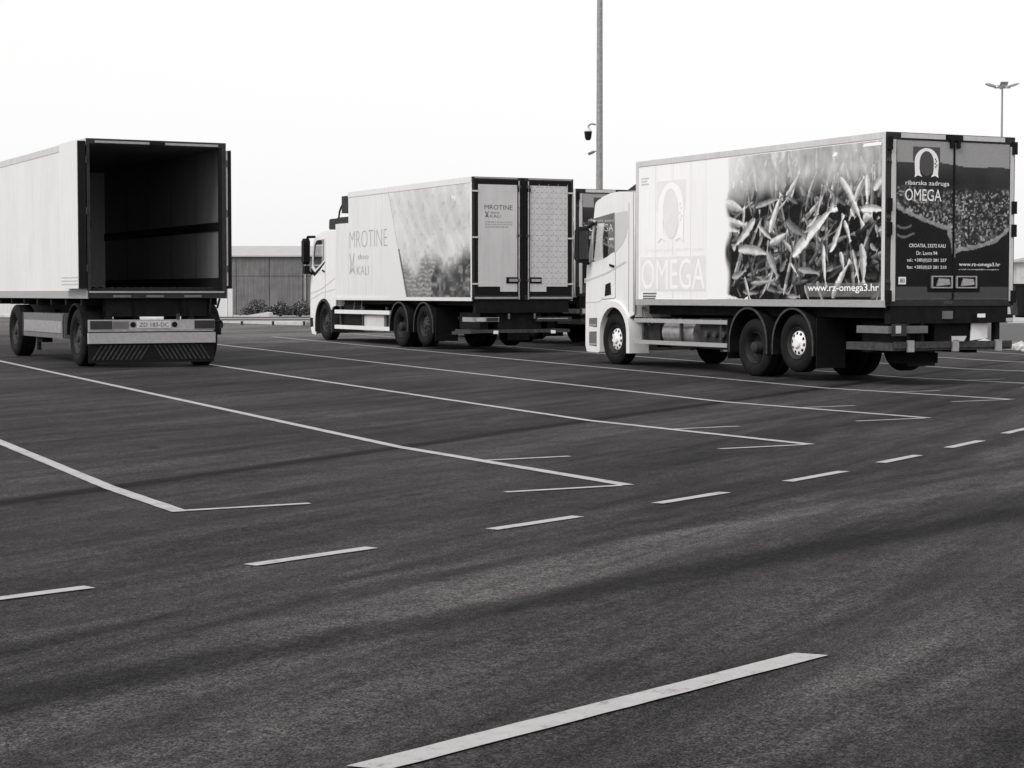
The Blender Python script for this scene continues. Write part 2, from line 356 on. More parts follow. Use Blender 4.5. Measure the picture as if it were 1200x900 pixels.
for a, b_ in [((-11.6,-2.92),(-10.68,-3.22)),((-9.73,-3.49),(-8.86,-3.70)),((-7.85,-3.92),(-7.02,-4.10)),((-6.12,-4.26),(-5.25,-4.41)),((-4.32,-4.55),(-3.35,-4.68)),((-2.48,-4.72),(-1.62,-4.80)),((-0.71,-4.83),(0.25,-4.89)),((1.30,-4.88),(2.36,-4.93)),((3.3,-4.95),(4.2,-4.97)),((5.2,-4.98),(6.1,-4.98)),((7.1,-4.98),(8.0,-4.97))]:
    stripe('lane_dash', a, b_, 0.10)
stripe('lane_dash', (-13.20, -6.345), (-10.95, -6.945), 0.125, -0.02)
stripe('lane_dash', (-8.6, -7.45), (-6.4, -7.75), 0.125)

# ------------------------------------------------------------------ lorry parts
class Fr:      # a vehicle's own frame: x right, y forward, z up, origin on the ground under the rear left corner
    def __init__(s, x, y, yaw): s.x, s.y, s.yaw = x, y, yaw; s.g = zd(dof(x, y))
    def gl(s, x, y):
        c, n = math.cos(s.yaw), math.sin(s.yaw); return zd(dof(s.x+c*x-n*y, s.y+n*x+c*y))-s.g
def wheel(parent, fr, x, y, side, R=0.5, wd=0.3, dual=False, lift=0.0, style='disc'):
    # side -1: outer face towards -x.  x is the outer face of the tyre
    z = fr.gl(x, y)+R+lift-0.004
    hub = MB()
    s = -side
    X = lambda a: s*a
    hub.lathe([(X(0.02), 0.001), (X(0.02), 0.07), (X(0.05), 0.10), (X(0.10), 0.115)], 14)
    if style != 'disc' and not dual:
        for k in range(10): hub.tube((X(0.055), 0.145*math.cos(k*PI/5), 0.145*math.sin(k*PI/5)), (X(0.08), 0.145*math.cos(k*PI/5), 0.145*math.sin(k*PI/5)), 0.014, n=6)
    o = hub.build('wheel', 'wheel_silver' if style == 'disc' and not dual else 'wheel_dark', parent, 40, loc=(x, y, z))
    ty = MB(); W = wd*2+0.03 if dual else wd
    ribs = [(0.05, R*0.56), (0.015, R*0.63), (0.0, R*0.75), (0.008, R*0.88), (0.03, R*0.955), (0.045, R*0.985), (0.06, R), (0.085, R), (0.088, R-0.015), (0.098, R-0.015), (0.101, R), (wd/2-0.008, R), (wd/2-0.005, R-0.015)]
    prof = [(X(a), b) for a, b in ribs]+[(X(wd-a), b) for a, b in reversed(ribs)]
    if dual:
        prof += [(X(wd+0.03+a), b) for a, b in ribs]+[(X(2*wd+0.03-a), b) for a, b in reversed(ribs)]
    ty.lathe(prof, 44); ty.build('tyre', 'rubber', o, 50)
    rm = MB()
    if dual:       # deep-dished drive wheel
        rm.lathe([(X(0.05), R*0.565), (X(0.035), R*0.55), (X(0.06), R*0.52), (X(0.17), R*0.48), (X(0.19), R*0.36), (X(0.19), R*0.24), (X(0.02), R*0.2), (X(0.0), R*0.14), (X(0.0), 0.001)], 32)
        rm.build('rim', 'wheel_dark', o, 40)
    else:
        rm.lathe([(X(0.05), R*0.565), (X(0.03), R*0.55), (X(0.045), R*0.52), (X(0.09), R*0.48), (X(0.10), R*0.38)], 40)
        rm.build('rim', 'wheel_dark', o, 40)
        sk = (lambda k, i: k == 2 and i % 4 < 2)
        MB().lathe([(X(0.10), R*0.43), (X(0.075), R*0.41), (X(0.07), R*0.385), (X(0.06), R*0.29), (X(0.05), R*0.2), (X(0.045), R*0.02)], 40, skip=sk).build('hub_cover', 'wheel_silver' if style == 'disc' else 'dull_steel', o, 40)
        MB().disc(X(0.11), R*0.5, 30).build('brake_drum', 'black_trim', o, fix=False)
    return o
def arc(cy, cz, r, a0, a1, n=16, sz=1.0): return [(cy+r*math.cos(a0+(a1-a0)*i/n), cz+sz*r*math.sin(a0+(a1-a0)*i/n)) for i in range(n+1)]
def fender(parent, y, z, r, x0, x1, m='chassis', th=0.035, drop=0.0, name='mudguard', lip=None):
    o = arc(y, z, r, 0, PI); i = arc(y, z, r-th, 0, PI)
    if drop: o = [(o[0][0], z-drop)]+o+[(o[-1][0], z-drop)]; i = [(i[0][0], z-drop)]+i+[(i[-1][0], z-drop)]
    mb = MB(); n = len(o)
    V = [(x0, *p) for p in o]+[(x0, *p) for p in i]+[(x1, *p) for p in o]+[(x1, *p) for p in i]; F = []
    for k in range(n-1):
        F += [(k, k+1, n+k+1, n+k), (2*n+k, 3*n+k, 3*n+k+1, 2*n+k+1), (k, 2*n+k, 2*n+k+1, k+1), (n+k, n+k+1, 3*n+k+1, 3*n+k)]
    F += [(0, n, 3*n, 2*n), (n-1, 3*n-1, 4*n-1, 2*n-1)]
    mb.add(V, F); f_ = mb.build(name, m, parent, 40)
    if lip:
        xo = x0 if x0 < 1 else x1
        k = len(o); V = [(xo-0.012, *p) for p in o]+[(xo-0.012, p[0]+(y-p[0])*0.06, p[1]-0.035 if p[1] > z else p[1]) for p in o]+[(xo+0.012, *p) for p in o]
        MB().add(V, [(j, j+1, k+j+1, k+j) for j in range(k-1)]+[(j, 2*k+j, 2*k+j+1, j+1) for j in range(k-1)]).build('mudguard_lip', lip, f_)
    return f_
def loft_front(prof, xs, bulge, cx, half, drop=0.0):
    return [[(x, y+bulge*(1-abs((x-cx)/half)**3.5), z-drop*abs((x-cx)/half)**4) for x in xs] for (y, z) in prof]
def cab_common(root, P, x0, x1, rear, outline, window, roof, ws, low, mats_side):
    xs = [x0, x0+0.03, x0+0.1, x0+0.25, x0+0.55, (x0+x1)/2-0.35, (x0+x1)/2, (x0+x1)/2+0.35, x1-0.55, x1-0.25, x1-0.1, x1-0.03, x1]; cx = (x0+x1)/2; half = (x1-x0)/2
    l = holed('side_panel', outline, [window], x0, x0+0.05, mats_side, root); r = holed('side_panel', outline, [window], x1-0.05, x1, mats_side, root)
    MB().grid(loft_front(roof, xs, 0.14, cx, half, 0.04)).build('cab_roof', mats_side, root, 50)
    MB().grid(loft_front(ws, xs, 0.14, cx, half, 0.0)).build('windscreen', 'glass', root, 50)
    MB().grid(loft_front(low, xs, 0.14, cx, half, 0.0)).build('front_panel', mats_side, root, 50)
    B('rear_wall', mats_side, root, x0+0.05, x1-0.05, rear, rear+0.04, 1.0, roof[0][1]-0.05)
    B('cab_floor', 'chassis', root, x0+0.05, x1-0.05, rear+0.04, ws[-1][0]-0.05, 0.98, 1.25)
    B('dashboard', 'black_trim', root, x0+0.06, x1-0.06, ws[-1][0]-0.55, ws[-1][0]-0.02, 1.25, 2.02)
    for s, pn in ((x0, l), (x1-0.018, r)):
        MB().prism([(y, z) for y, z in window], s+0.006+(0.004 if s > 1 else 0), s+0.012+(0.004 if s > 1 else 0)).build('side_window', 'glass', pn)
    for sx in (x0+0.32, x1-0.85):
        st = MB().prism([(rear+0.55, 1.5), (rear+1.05, 1.5), (rear+1.05, 1.72), (rear+0.72, 1.74), (rear+0.6, 2.55), (rear+0.45, 2.55)], sx, sx+0.52).build('seat', 'seat_cloth', root)
        MB().box(sx+0.12, sx+0.4, rear+0.46, rear+0.58, 2.55, 2.78).build('headrest', 'seat_cloth', st)
    return l, r, xs
def chassis(root, fr, L0, L1, axles, cross=True):
    for x in (0.86, 1.62): B('frame_rail', 'chassis', root, x, x+0.08, L0, L1, 0.78, 1.06)
    for k, y in enumerate(np.linspace(L0+0.25, L1-0.4, 6)): B('cross_member', 'chassis', root, 0.94, 1.62, float(y), float(y)+0.1, 0.82, 1.0)
    for y, lift in axles:
        z = fr.gl(1.27, y)+0.5+lift
        MB().tube((0.35, y, z), (2.2, y, z), 0.085).tube((1.08, y, z), (1.46, y, z), 0.17, 0.17, 12).build('axle', 'chassis', root)
def side_guard(root, y0, y1, zs, h, m, xs=(0.04, 2.48)):
    for x in xs:
        for z in zs:
            MB().box(x, x+0.04, y0, y1, z-h/2, z+h/2).build('guard_rail', m, root)
        for k in range(3):
            y = y0+(y1-y0)*(0.08+0.42*k); B('guard_bracket', 'dull_steel', root, x+0.04 if x < 1 else x-0.05, x+0.09 if x < 1 else x, y-0.03, y+0.03, min(zs)-0.04, 1.0)
def underbody(root, y0, y1, z0=0.6):
    B('floor_bearers', 'chassis', root, 0.25, 2.3, y0, y1, 1.06, 1.24)

SIDE_U, SIDE_V = (0, -1, 0), (0, 0, 1)     # lettering on the left side runs from cab to tail
REAR_U, REAR_V = (1, 0, 0), (0, 0, 1)

# ---- print artwork
def fish_print(y0, y1, z0, z1, nx=500, ny=245):
    # columns run from y0 (front) to y1 (rear)
    yy = np.linspace(y0, y1, nx)[None].repeat(ny, 0); zz = np.linspace(z0, z1, ny)[:, None].repeat(nx, 1)
    fine = RNG.random((ny, nx)); n1 = noise2(ny, nx, 14, 30); n2 = noise2(ny, nx, 40, 80); n3 = noise2(ny, nx, 6, 24)
    img = 0.006+0.03*n1*n2+0.012*(n2 > 0.7)
    def fish(ay, az, by, bz, wd, br, bright):
        nonlocal img
        dy, dz = by-ay, bz-az; L = math.hypot(dy, dz); ty, tz = dy/L, dz/L
        bend = RNG.uniform(-0.06, 0.06)*L
        s = ((yy-ay)*ty+(zz-az)*tz)/L; q = -(yy-ay)*tz+(zz-az)*ty-bend*4*s*(1-s)
        prof = np.where((s > 0) & (s < 1), np.clip(np.sin(PI*np.clip(s, 0, 1)**0.8), 0, 1)**0.55*(1-0.25*s), 0)
        tail = np.where((s > 0.9) & (s < 1.12), np.clip((s-0.9)/0.2, 0, 1)*0.8, 0)
        half = wd/2*np.maximum(prof, tail)*(0.85+0.3*n2); m = (np.abs(q) < half)
        k = np.clip(q/(half+1e-6), -1, 1)*RNG.choice([-1, 1])
        shade = bright*(0.45+0.55*sstep(-0.5, 0.3, k))*(0.72+0.4*n2)*(0.85+0.3*fine)
        shade = np.where(np.abs(q) > half*0.82, shade*0.45, shade)
        img = np.where(m, shade, img)
    for _ in range(60):
        ay, az = RNG.uniform(0.1, 4.5), RNG.uniform(2.9, 3.7); a = RNG.normal(PI/2, 0.5); L = RNG.uniform(0.4, 0.7)
        fish(ay, az, ay+L*math.cos(a), az+L*math.sin(a), RNG.uniform(0.10, 0.18), 0, RNG.choice([0.15, 0.3, 0.6]))
    for _ in range(150):
        ay, az = RNG.uniform(0.1, 4.5), RNG.uniform(z0, 3.15); a = RNG.uniform(0, 2*PI); L = RNG.uniform(0.35, 0.75)
        fish(ay, az, ay+L*math.cos(a), az+L*math.sin(a), RNG.uniform(0.07, 0.15), 0, RNG.choice([0.03, 0.06, 0.12, 0.25, 0.4]))
    for _ in range(70):
        ay, az = RNG.uniform(0.1, 4.4), RNG.uniform(z0, 3.0); a = RNG.normal(2.1, 0.7); L = RNG.uniform(0.5, 0.9)
        fish(ay, az, ay+L*math.cos(a), az+L*math.sin(a), RNG.uniform(0.07, 0.12), 0, RNG.choice([0.15, 0.35, 0.6]))
    img *= np.where(n1 > 0.5, 0.4, 0.9)
    for f in FISH: fish(f[0], f[1], f[2], f[3], f[4]*1.35, f[5], bright={2: 0.14, 3: 0.25, 4: 0.42, 5: 0.68, 6: 0.84}[f[5]])
    # misty upper part: pale, with soft vertical forms
    col = noise2(ny, nx, 5, 36); up = 0.72*sstep(2.95, 3.5, zz+0.25*(n3-0.5)+0.12*(n1-0.5))
    mist = 0.48+0.36*sstep(0.45, 0.85, col)*noise2(ny, nx, 7, 22)+0.22*(n1-0.3)+0.08*n2+0.04*fine+0.12*sstep(3.0, 4.6, yy)
    img = img*(1-up*0.9)+mist*up*0.9
    # print fades out to bare white towards the cab
    fade = sstep(4.38, 4.56, yy+0.22*(n3-0.5))
    fade = np.maximum(fade, sstep(3.4, 4.8, yy)*sstep(2.8, 3.4, zz)*0.7)
    img = img*(1-fade)+0.85*fade
    img = np.where((zz < 1.62) & (zz > 1.40) & (yy < 2.1), img*0.45+0.10, img)
    return np.clip(img, 0.006, 0.86)
FISH = [(3.19,2.48,2.88,3.06,.14,6),(2.51,2.07,1.44,2.8,.19,6),(3.63,2.74,4.24,2.29,.157,5),(2.7,3.09,2.35,3.42,.087,5),(1.2,3.32,.64,2.6,.122,6),(1.46,2.12,1.13,2.65,.105,6),(1.08,2.62,.93,2.31,.087,6),(1.63,2.23,1.57,1.62,.087,6),(1.39,1.38,.96,1.92,.122,6),(.63,2.24,.57,1.65,.157,5),(.85,2.15,.68,1.65,.07,5),(.49,3.32,.48,2.89,.122,6),(.81,2.91,.59,3.26,.087,5),(.33,3.08,.07,3.26,.14,5),(.64,2.78,.06,2.74,.122,6),(3.6,2.93,2.88,3.05,.087,4),(4.14,2.21,3.25,2.12,.157,5),(3.25,2.16,2.96,1.76,.157,4),(3.53,2.63,3.12,2.37,.087,5),(3.18,2.3,2.69,2.46,.122,5),(4.55,3.06,4.02,2.9,.157,5),(4.55,2.77,3.95,2.64,.14,5),(4.51,2.6,4.15,2.54,.105,5),(2.7,2.67,2.16,2.41,.14,3),(2.1,2.55,1.81,2.74,.052,5),(3.75,1.63,3.12,1.66,.07,4),(2.57,1.97,2.36,1.76,.042,6),(2.33,1.86,1.8,1.79,.105,4),(4.81,1.48,3.94,1.34,.105,6),(2.87,1.83,2.69,2.01,.105,3),(3.94,1.74,3.78,1.37,.07,5),(2.62,1.41,2.32,1.4,.07,4),(2.03,1.93,1.75,2.2,.07,2),(1.36,3.06,1.33,2.86,.063,3),(1.18,2.12,1.09,1.85,.105,5),(.39,2.23,.23,2.13,.087,4),(4.34,1.74,3.94,1.85,.105,4),(.59,2.63,.37,2.66,.14,5),(.91,2.81,.8,2.67,.087,5),(1.8,1.65,1.68,1.38,.105,4),(2.15,1.59,2.03,1.35,.07,4),(.26,2.53,.21,2.36,.07,4)]
def town_print(x0, x1, z0, z1, nx=150, ny=165):
    xx = np.linspace(x0, x1, nx)[None].repeat(ny, 0); zz = np.linspace(z0, z1, ny)[:, None].repeat(nx, 1)
    fine = RNG.random((ny, nx)); n1 = noise2(ny, nx, 8, 8); n2 = noise2(ny, nx, 50, 44); n3 = noise2(ny, nx, 90, 80)
    ridge = 3.50-0.02*(xx-0.2)+0.05*(n1-0.5)
    hillb = 3.12-0.03*(xx-0.2)+0.08*(n1-0.5)
    sx = [0.19, 0.4, 0.61, 0.95, 1.2, 1.255, 1.3, 1.36, 1.9, 2.2, 2.38, 2.6]; sz = [2.80, 2.72, 2.645, 2.54, 2.48, 2.40, 2.14, 2.12, 2.22, 2.31, 2.44, 2.6]
    shore = np.interp(xx, sx, sz)+0.03*(n2-0.5)
    img = 0.31+0.05*fine
    hill = 0.018+0.022*n1+0.012*fine+0.02*sstep(3.2, 3.5, zz); img = np.where(zz < ridge, hill, img)
    town = 0.022+0.04*n2+0.30*(n3 > 0.72)*(0.4+fine)*(0.5+n1)+0.14*(n2 > 0.62)*fine
    tm = sstep(0.06, -0.06, zz-hillb); img = img*(1-tm)+town*tm
    dist = zz-shore
    steep = np.where((xx > 1.2) & (xx < 1.36), 3.5, 1.0)
    img = np.where(np.abs(dist) < 0.035*steep, 0.20+0.18*n2, img)
    sea = 0.012+0.01*fine*n1; img = np.where(dist < -0.03*steep, sea, img)
    for (a, b, c) in ((0.2, 0.48, 2.50), (0.2, 0.55, 2.36)):
        img = np.where((xx > a) & (xx < b) & (np.abs(zz-c-0.03*np.sin(xx*14)) < 0.018), 0.16, img)
    img = np.where(zz < 1.565, 0.065+0.015*fine, img)
    return np.clip(img, 0.006, 0.8)
def arch_logo(parent, o, u, v, W, H, white, dark, base, n=(0, 0, 0), name='emblem'):
    # horseshoe-shaped emblem of two fish bodies with an oval field inside
    o = Vector(o); u = Vector(u); v = Vector(v); nn = u.cross(v)
    def put(pts, off, nm, m, par, thick=0.002):
        P0 = [o+u*a*W+v*b*H+nn*off for a, b in pts]; P1 = [p+nn*thick for p in P0]; k = len(pts)
        return MB().add(P0+P1, [tuple(range(k)), tuple(range(k, 2*k))]+[(i, (i+1) % k, k+(i+1) % k, k+i) for i in range(k)]).build(nm, m, par)
    outer = [(0.5+0.5*math.cos(PI*i/18), 0.52+0.48*math.sin(PI*i/18)) for i in range(19)]
    inner = [(0.5+0.30*math.cos(PI*i/18), 0.50+0.40*math.sin(PI*i/18)) for i in range(19)]
    ring = outer+[(0.02, 0.12), (0.0, 0.0), (0.14, 0.07), (0.32, 0.02), (0.24, 0.12), (0.20, 0.3)]+inner[::-1]+[(0.80, 0.3), (0.76, 0.12), (0.68, 0.02), (0.86, 0.07), (1.0, 0.0), (0.98, 0.12)]
    e = put([(-0.06, 0.55), (1.06, 0.55), (1.06, 1.04), (-0.06, 1.04)], 0.0005, name, base, parent)
    put([(0.5+0.31*math.cos(2*PI*i/28), 0.48+0.42*math.sin(2*PI*i/28)) for i in range(28)], 0.003, 'emblem_field', dark, e)
    put(ring, 0.0055, 'emblem_arch', white, e)
    for k, (a, b) in enumerate(((0.86, 0.62), (0.90, 0.55), (0.85, 0.47), (0.92, 0.42), (0.87, 0.36))):
        put([(a-0.03, b), (a+0.02, b-0.02), (a+0.035, b+0.035), (a-0.01, b+0.04)], 0.008, 'emblem_spot', dark, e)
    return e

# ---------------------------------------------------------------- the lorry with the fish photograph
def fish_lorry(x, y, yaw, label):
    fr = Fr(x, y, yaw); root = empty('box_lorry', (x, y, fr.g), yaw)
    L, ZB, ZT = 7.68, 1.257, 3.957
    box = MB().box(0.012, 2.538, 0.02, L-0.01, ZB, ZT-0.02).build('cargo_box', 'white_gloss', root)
    for xx in (0.0, 2.53):
        B('top_rail', 'pale_grey', root, xx, xx+0.02, 0.0, L, ZT-0.10, ZT); B('bottom_rail', 'rail_grey', root, xx-0.006, xx+0.02, 0.0, L, 1.235, 1.345)
        B('corner_post', 'pale_grey', root, xx, xx+0.02, L-0.09, L, 1.345, ZT-0.10); B('corner_post', 'pale_grey', root, xx, xx+0.02, 0.0, 0.10, 1.345, ZT-0.10)
    B('roof_panel', 'pale_grey', root, 0.02, 2.53, 0.0, L, ZT-0.02, ZT-0.002)
    for k in range(1, 5): B('panel_seam', 'ghost_grey', root, 0.0095, 0.012, L-0.62*k-0.1, L-0.62*k-0.094, 1.345, 3.85)
    fp = print_sheet('side_print', (0.008, 5.15, 1.352), SIDE_U, SIDE_V, 5.03, 2.48, fish_print(5.15, 0.12, 1.352, 3.832), root)
    text('www.rz-omega3.hr', (0.003, 2.06, 1.455), SIDE_U, SIDE_V, 1.90, 0.15, 'letter_white', fp, 0.012, split=True)
    for (a, b, c, d) in ((1.42, 1.30, 3.66, 3.72), (0.62, 0.14, 3.76, 3.81)):
        MB().prism([(a, c), (b, c), (b-0.03, d), (a-0.06, d)], 0.002, 0.0045).build('reflective_patch', 'letter_white', fp)
    arch_logo(root, (0.0118, 6.87, 2.40), SIDE_U, SIDE_V, 0.92, 1.10, 'letter_white', 'glare_grey', 'glare_grey')
    text('ribarska zadruga', (0.010, 7.30, 2.22), SIDE_U, SIDE_V, 2.0, 0.09, 'letter_white', root, 0.0, split=True)
    B('letter_band', 'glare_grey', root, 0.0085, 0.012, 5.2, 7.52, 1.50, 2.14)
    text('OMEGA', (0.0085, 7.47, 1.53), SIDE_U, SIDE_V, 2.24, 0.56, 'letter_white', root, 0.0, split=True)
    for k, (a, b) in enumerate(((1.435, 0.03), (1.385, 0.03), (1.345, 0.025))):
        B('notice_line', 'letter_dark', root, 0.0098, 0.012, 6.92+0.02*k, 7.42, a, a+b)
    for k in range(3): B('notice_line', 'ghost_grey', root, 0.0098, 0.012, 7.22+0.05*(k % 2), 7.50, 3.50+0.055*k, 3.53+0.055*k)
    # tail end
    rf = MB().box(0.0, 0.085, -0.015, 0.02, 1.257, ZT-0.001).box(2.47, 2.55, -0.015, 0.02, 1.257, ZT-0.001).box(0.085, 2.47, -0.015, 0.02, 3.845, ZT-0.001).box(0.085, 2.47, -0.015, 0.02, 1.257, 1.36).build('rear_frame', 'dark_grey', root)
    B('post_strip', 'pale_grey', rf, 0.086, 0.165, -0.03, -0.0155, 1.33, 3.84); B('post_strip', 'pale_grey', rf, 2.455, 2.525, -0.03, -0.0155, 1.33, 3.80)
    B('header_strip', 'pale_grey', rf, 0.27, 1.13, -0.03, -0.0155, 3.87, 3.945); B('header_strip', 'pale_grey', rf, 1.47, 2.33, -0.03, -0.0155, 3.87, 3.945)
    for z in (3.68, 2.73, 2.36, 1.30):
        for xx in (0.0, 2.487): B('hinge', 'black_trim', rf, xx-0.01, xx+0.082, -0.06, -0.0155, z, z+0.2)
    for z in (3.5, 2.62, 1.62): B('hinge_eye', 'dull_steel', rf, -0.005, 0.05, -0.045, -0.0155, z, z+0.05)
    im = town_print(0.19, 2.44, 1.37, 3.835)
    cut = 74
    dl = print_sheet('rear_door', (0.19, -0.004, 1.37), REAR_U, REAR_V, 1.105, 2.465, im[:, :cut], root, 0.012)
    dr = print_sheet('rear_door', (1.335, -0.004, 1.37), REAR_U, REAR_V, 1.105, 2.465, im[:, -cut:], root, 0.012)
    B('door_seal', 'black_trim', root, 1.297, 1.333, -0.024, 0.02, 1.36, 3.84)
    MB().box(1.16, 1.46, -0.05, -0.0155, 3.86, 3.95).box(1.22, 1.28, -0.06, -0.02, 3.74, 3.86).box(1.35, 1.41, -0.06, -0.02, 3.74, 3.86).build('door_cam', 'black_trim', rf)
    yl = -0.0165
    arch_logo(dl, (0.53, yl, 3.265), REAR_U, REAR_V, 0.47, 0.46, 'letter_white', 'logo_grey', 'logo_grey')
    text('ribarska zadruga', (0.36, yl, 3.125), REAR_U, REAR_V, 0.86, 0.09, 'letter_white', dl, 0.004, split=True)
    text('OMEGA', (0.355, yl, 2.90), REAR_U, REAR_V, 0.71, 0.185, 'letter_white', dl, 0.0, split=True)
    text('CROATIA, 23272 KALI', (0.44, yl, 2.165), REAR_U, REAR_V, 0.72, 0.065, 'letter_soft', dl, 0.012)
    text('Dr. Lovre 94', (0.585, yl, 2.055), REAR_U, REAR_V, 0.41, 0.06, 'letter_soft', dl, 0.012)
    text('tel.: +385(0)23 281 237', (0.40, yl, 1.935), REAR_U, REAR_V, 0.78, 0.065, 'letter_soft', dl, 0.012)
    text('fax: +385(0)23 281 210', (0.40, yl, 1.825), REAR_U, REAR_V, 0.78, 0.065, 'letter_soft', dl, 0.012)
    text('www.rz-omega3.hr', (1.43, yl, 1.87), REAR_U, REAR_V, 0.84, 0.075, 'letter_soft', dr, 0.014)
    text('e-mail: rz-omega3@rz-omega3.hr', (1.43, yl, 1.82), REAR_U, REAR_V, 0.82, 0.025, 'letter_soft', dr, 0.006)
    B('notice_sticker', 'letter_soft', dl, 0.24, 0.385, -0.019, yl, 1.595, 1.71); text('80', (0.265, -0.0192, 1.62), REAR_U, REAR_V, 0.095, 0.065, 'letter_dark', dl, 0.01)
    for (a, par) in ((0.875, dl), (1.365, dr)):
        MB().box(a-0.07, a+0.49, -0.0175, yl+0.0005, 1.47, 1.755).build('latch_plate', 'black_trim', par)
        h = MB().box(a, a+0.415, -0.045, -0.018, 1.535, 1.555).box(a, a+0.415, -0.045, -0.018, 1.71, 1.73).box(a, a+0.025, -0.045, -0.018, 1.555, 1.71).box(a+0.39, a+0.415, -0.045, -0.018, 1.555, 1.71).build('latch', 'steel', par)
        MB().prism([(a+0.10, 1.57), (a+0.36, 1.59), (a+0.34, 1.68), (a+0.14, 1.69)], -0.05, -0.02, 'y').build('latch_handle', 'steel', par)
    # under the tail: lift, bumper, lamps
    B('tail_beam', 'chassis', root, 0.1, 2.45, 0.0, 0.14, 0.98, 1.256)
    MB().box(0.04, 2.42, -0.14, 1.05, 0.56, 0.68).box(0.06, 2.40, -0.17, -0.14, 0.60, 0.70).build('tail_lift', 'dull_steel', root)
    for xx in (0.30, 1.18, 2.05): B('lift_bracket', 'steel', root, xx, xx+0.12, -0.20, -0.16, 0.54, 0.72)
    MB().box(0.05, 0.80, -0.05, -0.01, 0.83, 0.945).box(0.02, 0.06, -0.05, 0.75, 0.83, 0.945).build('bumper_bar', 'mid_grey', root)
    MB().box(0.09, 0.35, -0.09, -0.05, 0.79, 0.975).build('tail_lamp', 'lamp_red', root); B('lamp_lens', 'lamp_clear', root, 0.14, 0.24, -0.096, -0.09, 0.83, 0.95)
    MB().box(1.78, 2.5, -0.07, 0.1, 0.99, 1.12).build('tail_lamp', 'black_trim', root); B('lamp_lens', 'lamp_clear', root, 2.36, 2.49, -0.076, -0.07, 1.0, 1.06)
    B('lamp_lens', 'letter_white', root, 1.77, 1.92, -0.085, -0.0705, 1.07, 1.13)
    MB().prism([(1.74, 0.70), (2.08, 0.74), (2.09, 1.035), (1.76, 1.035)], 0.05, 0.07, 'y').build('mudflap', 'letter_white', root)
    for xx in (0.42, 0.70): B('bumper_bracket', 'chassis', root, xx, xx+0.06, -0.009, 0.12, 0.69, 1.1)
    for xx in (0.2, 2.2): B('lift_post', 'chassis', root, xx, xx+0.08, -0.008, 0.1, 0.681, 1.0)
    B('winch_box', 'mid_grey', root, 1.12, 1.31, -0.03, 0.3, 1.05, 1.175)
    MB().prism([(1.16, 0.78), (1.45, 0.78), (1.40, 0.70), (1.17, 0.70)], -0.2, -0.18, 'y').build('warning_flag', 'pale_grey', root)
    B('lift_cylinder', 'chassis', root, 1.05, 1.75, 0.1, 0.9, 0.62, 1.0); B('lift_arm', 'chassis', root, 0.55, 0.75, 0.2, 1.3, 0.5, 1.0); B('lift_arm', 'chassis', root, 1.8, 2.0, 0.2, 1.3, 0.5, 1.0)
    MB().box(0.8, 1.45, 0.5, 0.95, 0.33, 0.5).build('spare_carrier', 'chassis', root)
    text('OMEGA', (1.14, -0.0155, 1.285), REAR_U, REAR_V, 0.17, 0.05, 'mid_grey', rf, 0.0)
    # chassis, wheels
    chassis(root, fr, 0.3, 9.3, ((2.48, 0.13), (3.74, 0), (8.6, 0))); underbody(root, 0.15, L-0.1)
    for xx, s in ((0.05, -1), (2.50, 1)):
        wheel(root, fr, xx, 8.6, s, 0.5, 0.31, style='disc')
        wheel(root, fr, xx, 3.74, s, 0.5, 0.27, dual=True); wheel(root, fr, xx, 2.48, s, 0.49, 0.31, lift=0.13, style='disc')
        xa, xb = (0.03, 0.66) if s < 0 else (1.89, 2.52)
        fender(root, 3.86, 0.62, 0.60, xa, xb, 'chassis', drop=0.2, lip='dull_steel'); fender(root, 2.52, 0.62, 0.60, xa, xb, 'chassis', drop=0.2, lip='dull_steel')
    for xa in (0.05, 1.92): B('spray_flap', 'black_trim', root, xa, xa+0.58, 1.86, 1.88, 0.22, 1.05); B('spray_flap', 'black_trim', root, xa, xa+0.58, 4.52, 4.54, 0.3, 1.0)
    side_guard(root, 4.55, 7.80, (0.94, 0.53), 0.075, 'rail_grey')
    MB().prism(arc(0.62, 0.72, 0.27, 0, 2*PI, 18)[:-1], 5.85, 6.95, 'y').build('fuel_tank', 'steel', root, 40, loc=(-0.2, 0, 0))
    MB().prism(arc(2.05, 0.72, 0.27, 0, 2*PI, 18)[:-1], 5.3, 6.6, 'y').build('fuel_tank', 'steel', root, 40)
    for k in range(4): MB().path([(0.12, 7.62-0.03*k, 1.2), (0.10+0.02*k, 7.58-0.08*k, 0.98), (0.16, 7.4-0.1*k, 0.84+0.03*k)], 0.012).build('air_hose', 'mid_grey', root)
    for k in range(3): MB().tube((0.08, 4.75+0.28*k, 0.72), (0.14, 4.75+0.28*k, 0.72), 0.06, n=12).build('air_valve', 'dull_steel', root)
    B('battery_box', 'dark_grey', root, 0.15, 0.75, 4.7, 5.6, 0.45, 1.0); B('air_tank', 'dark_grey', root, 0.2, 0.7, 7.1, 7.7, 0.5, 1.0)
    # cab
    x0, x1 = 0.03, 2.52
    arch = arc(8.53, 0.62, 0.625, 0, PI, 18, 1.06)
    outline = [(7.79, 1.05), (7.79, 3.38), (8.15, 3.42), (8.4, 3.43), (8.75, 3.41), (9.05, 3.35), (9.26, 3.25), (9.35, 3.13), (9.38, 2.98), (9.45, 2.72), (9.57, 2.3), (9.67, 1.97), (9.70, 1.6), (9.715, 1.09), (9.72, 0.42), (9.66, 0.29), (9.165, 0.28), (9.165, 0.55)]+arch[:16]+[(7.95, 1.0)]
    window = [(8.57, 2.27), (8.57, 2.89), (9.31, 2.90), (9.37, 2.86), (9.52, 2.13), (9.50, 2.08), (9.2, 2.09), (8.85, 2.17)]
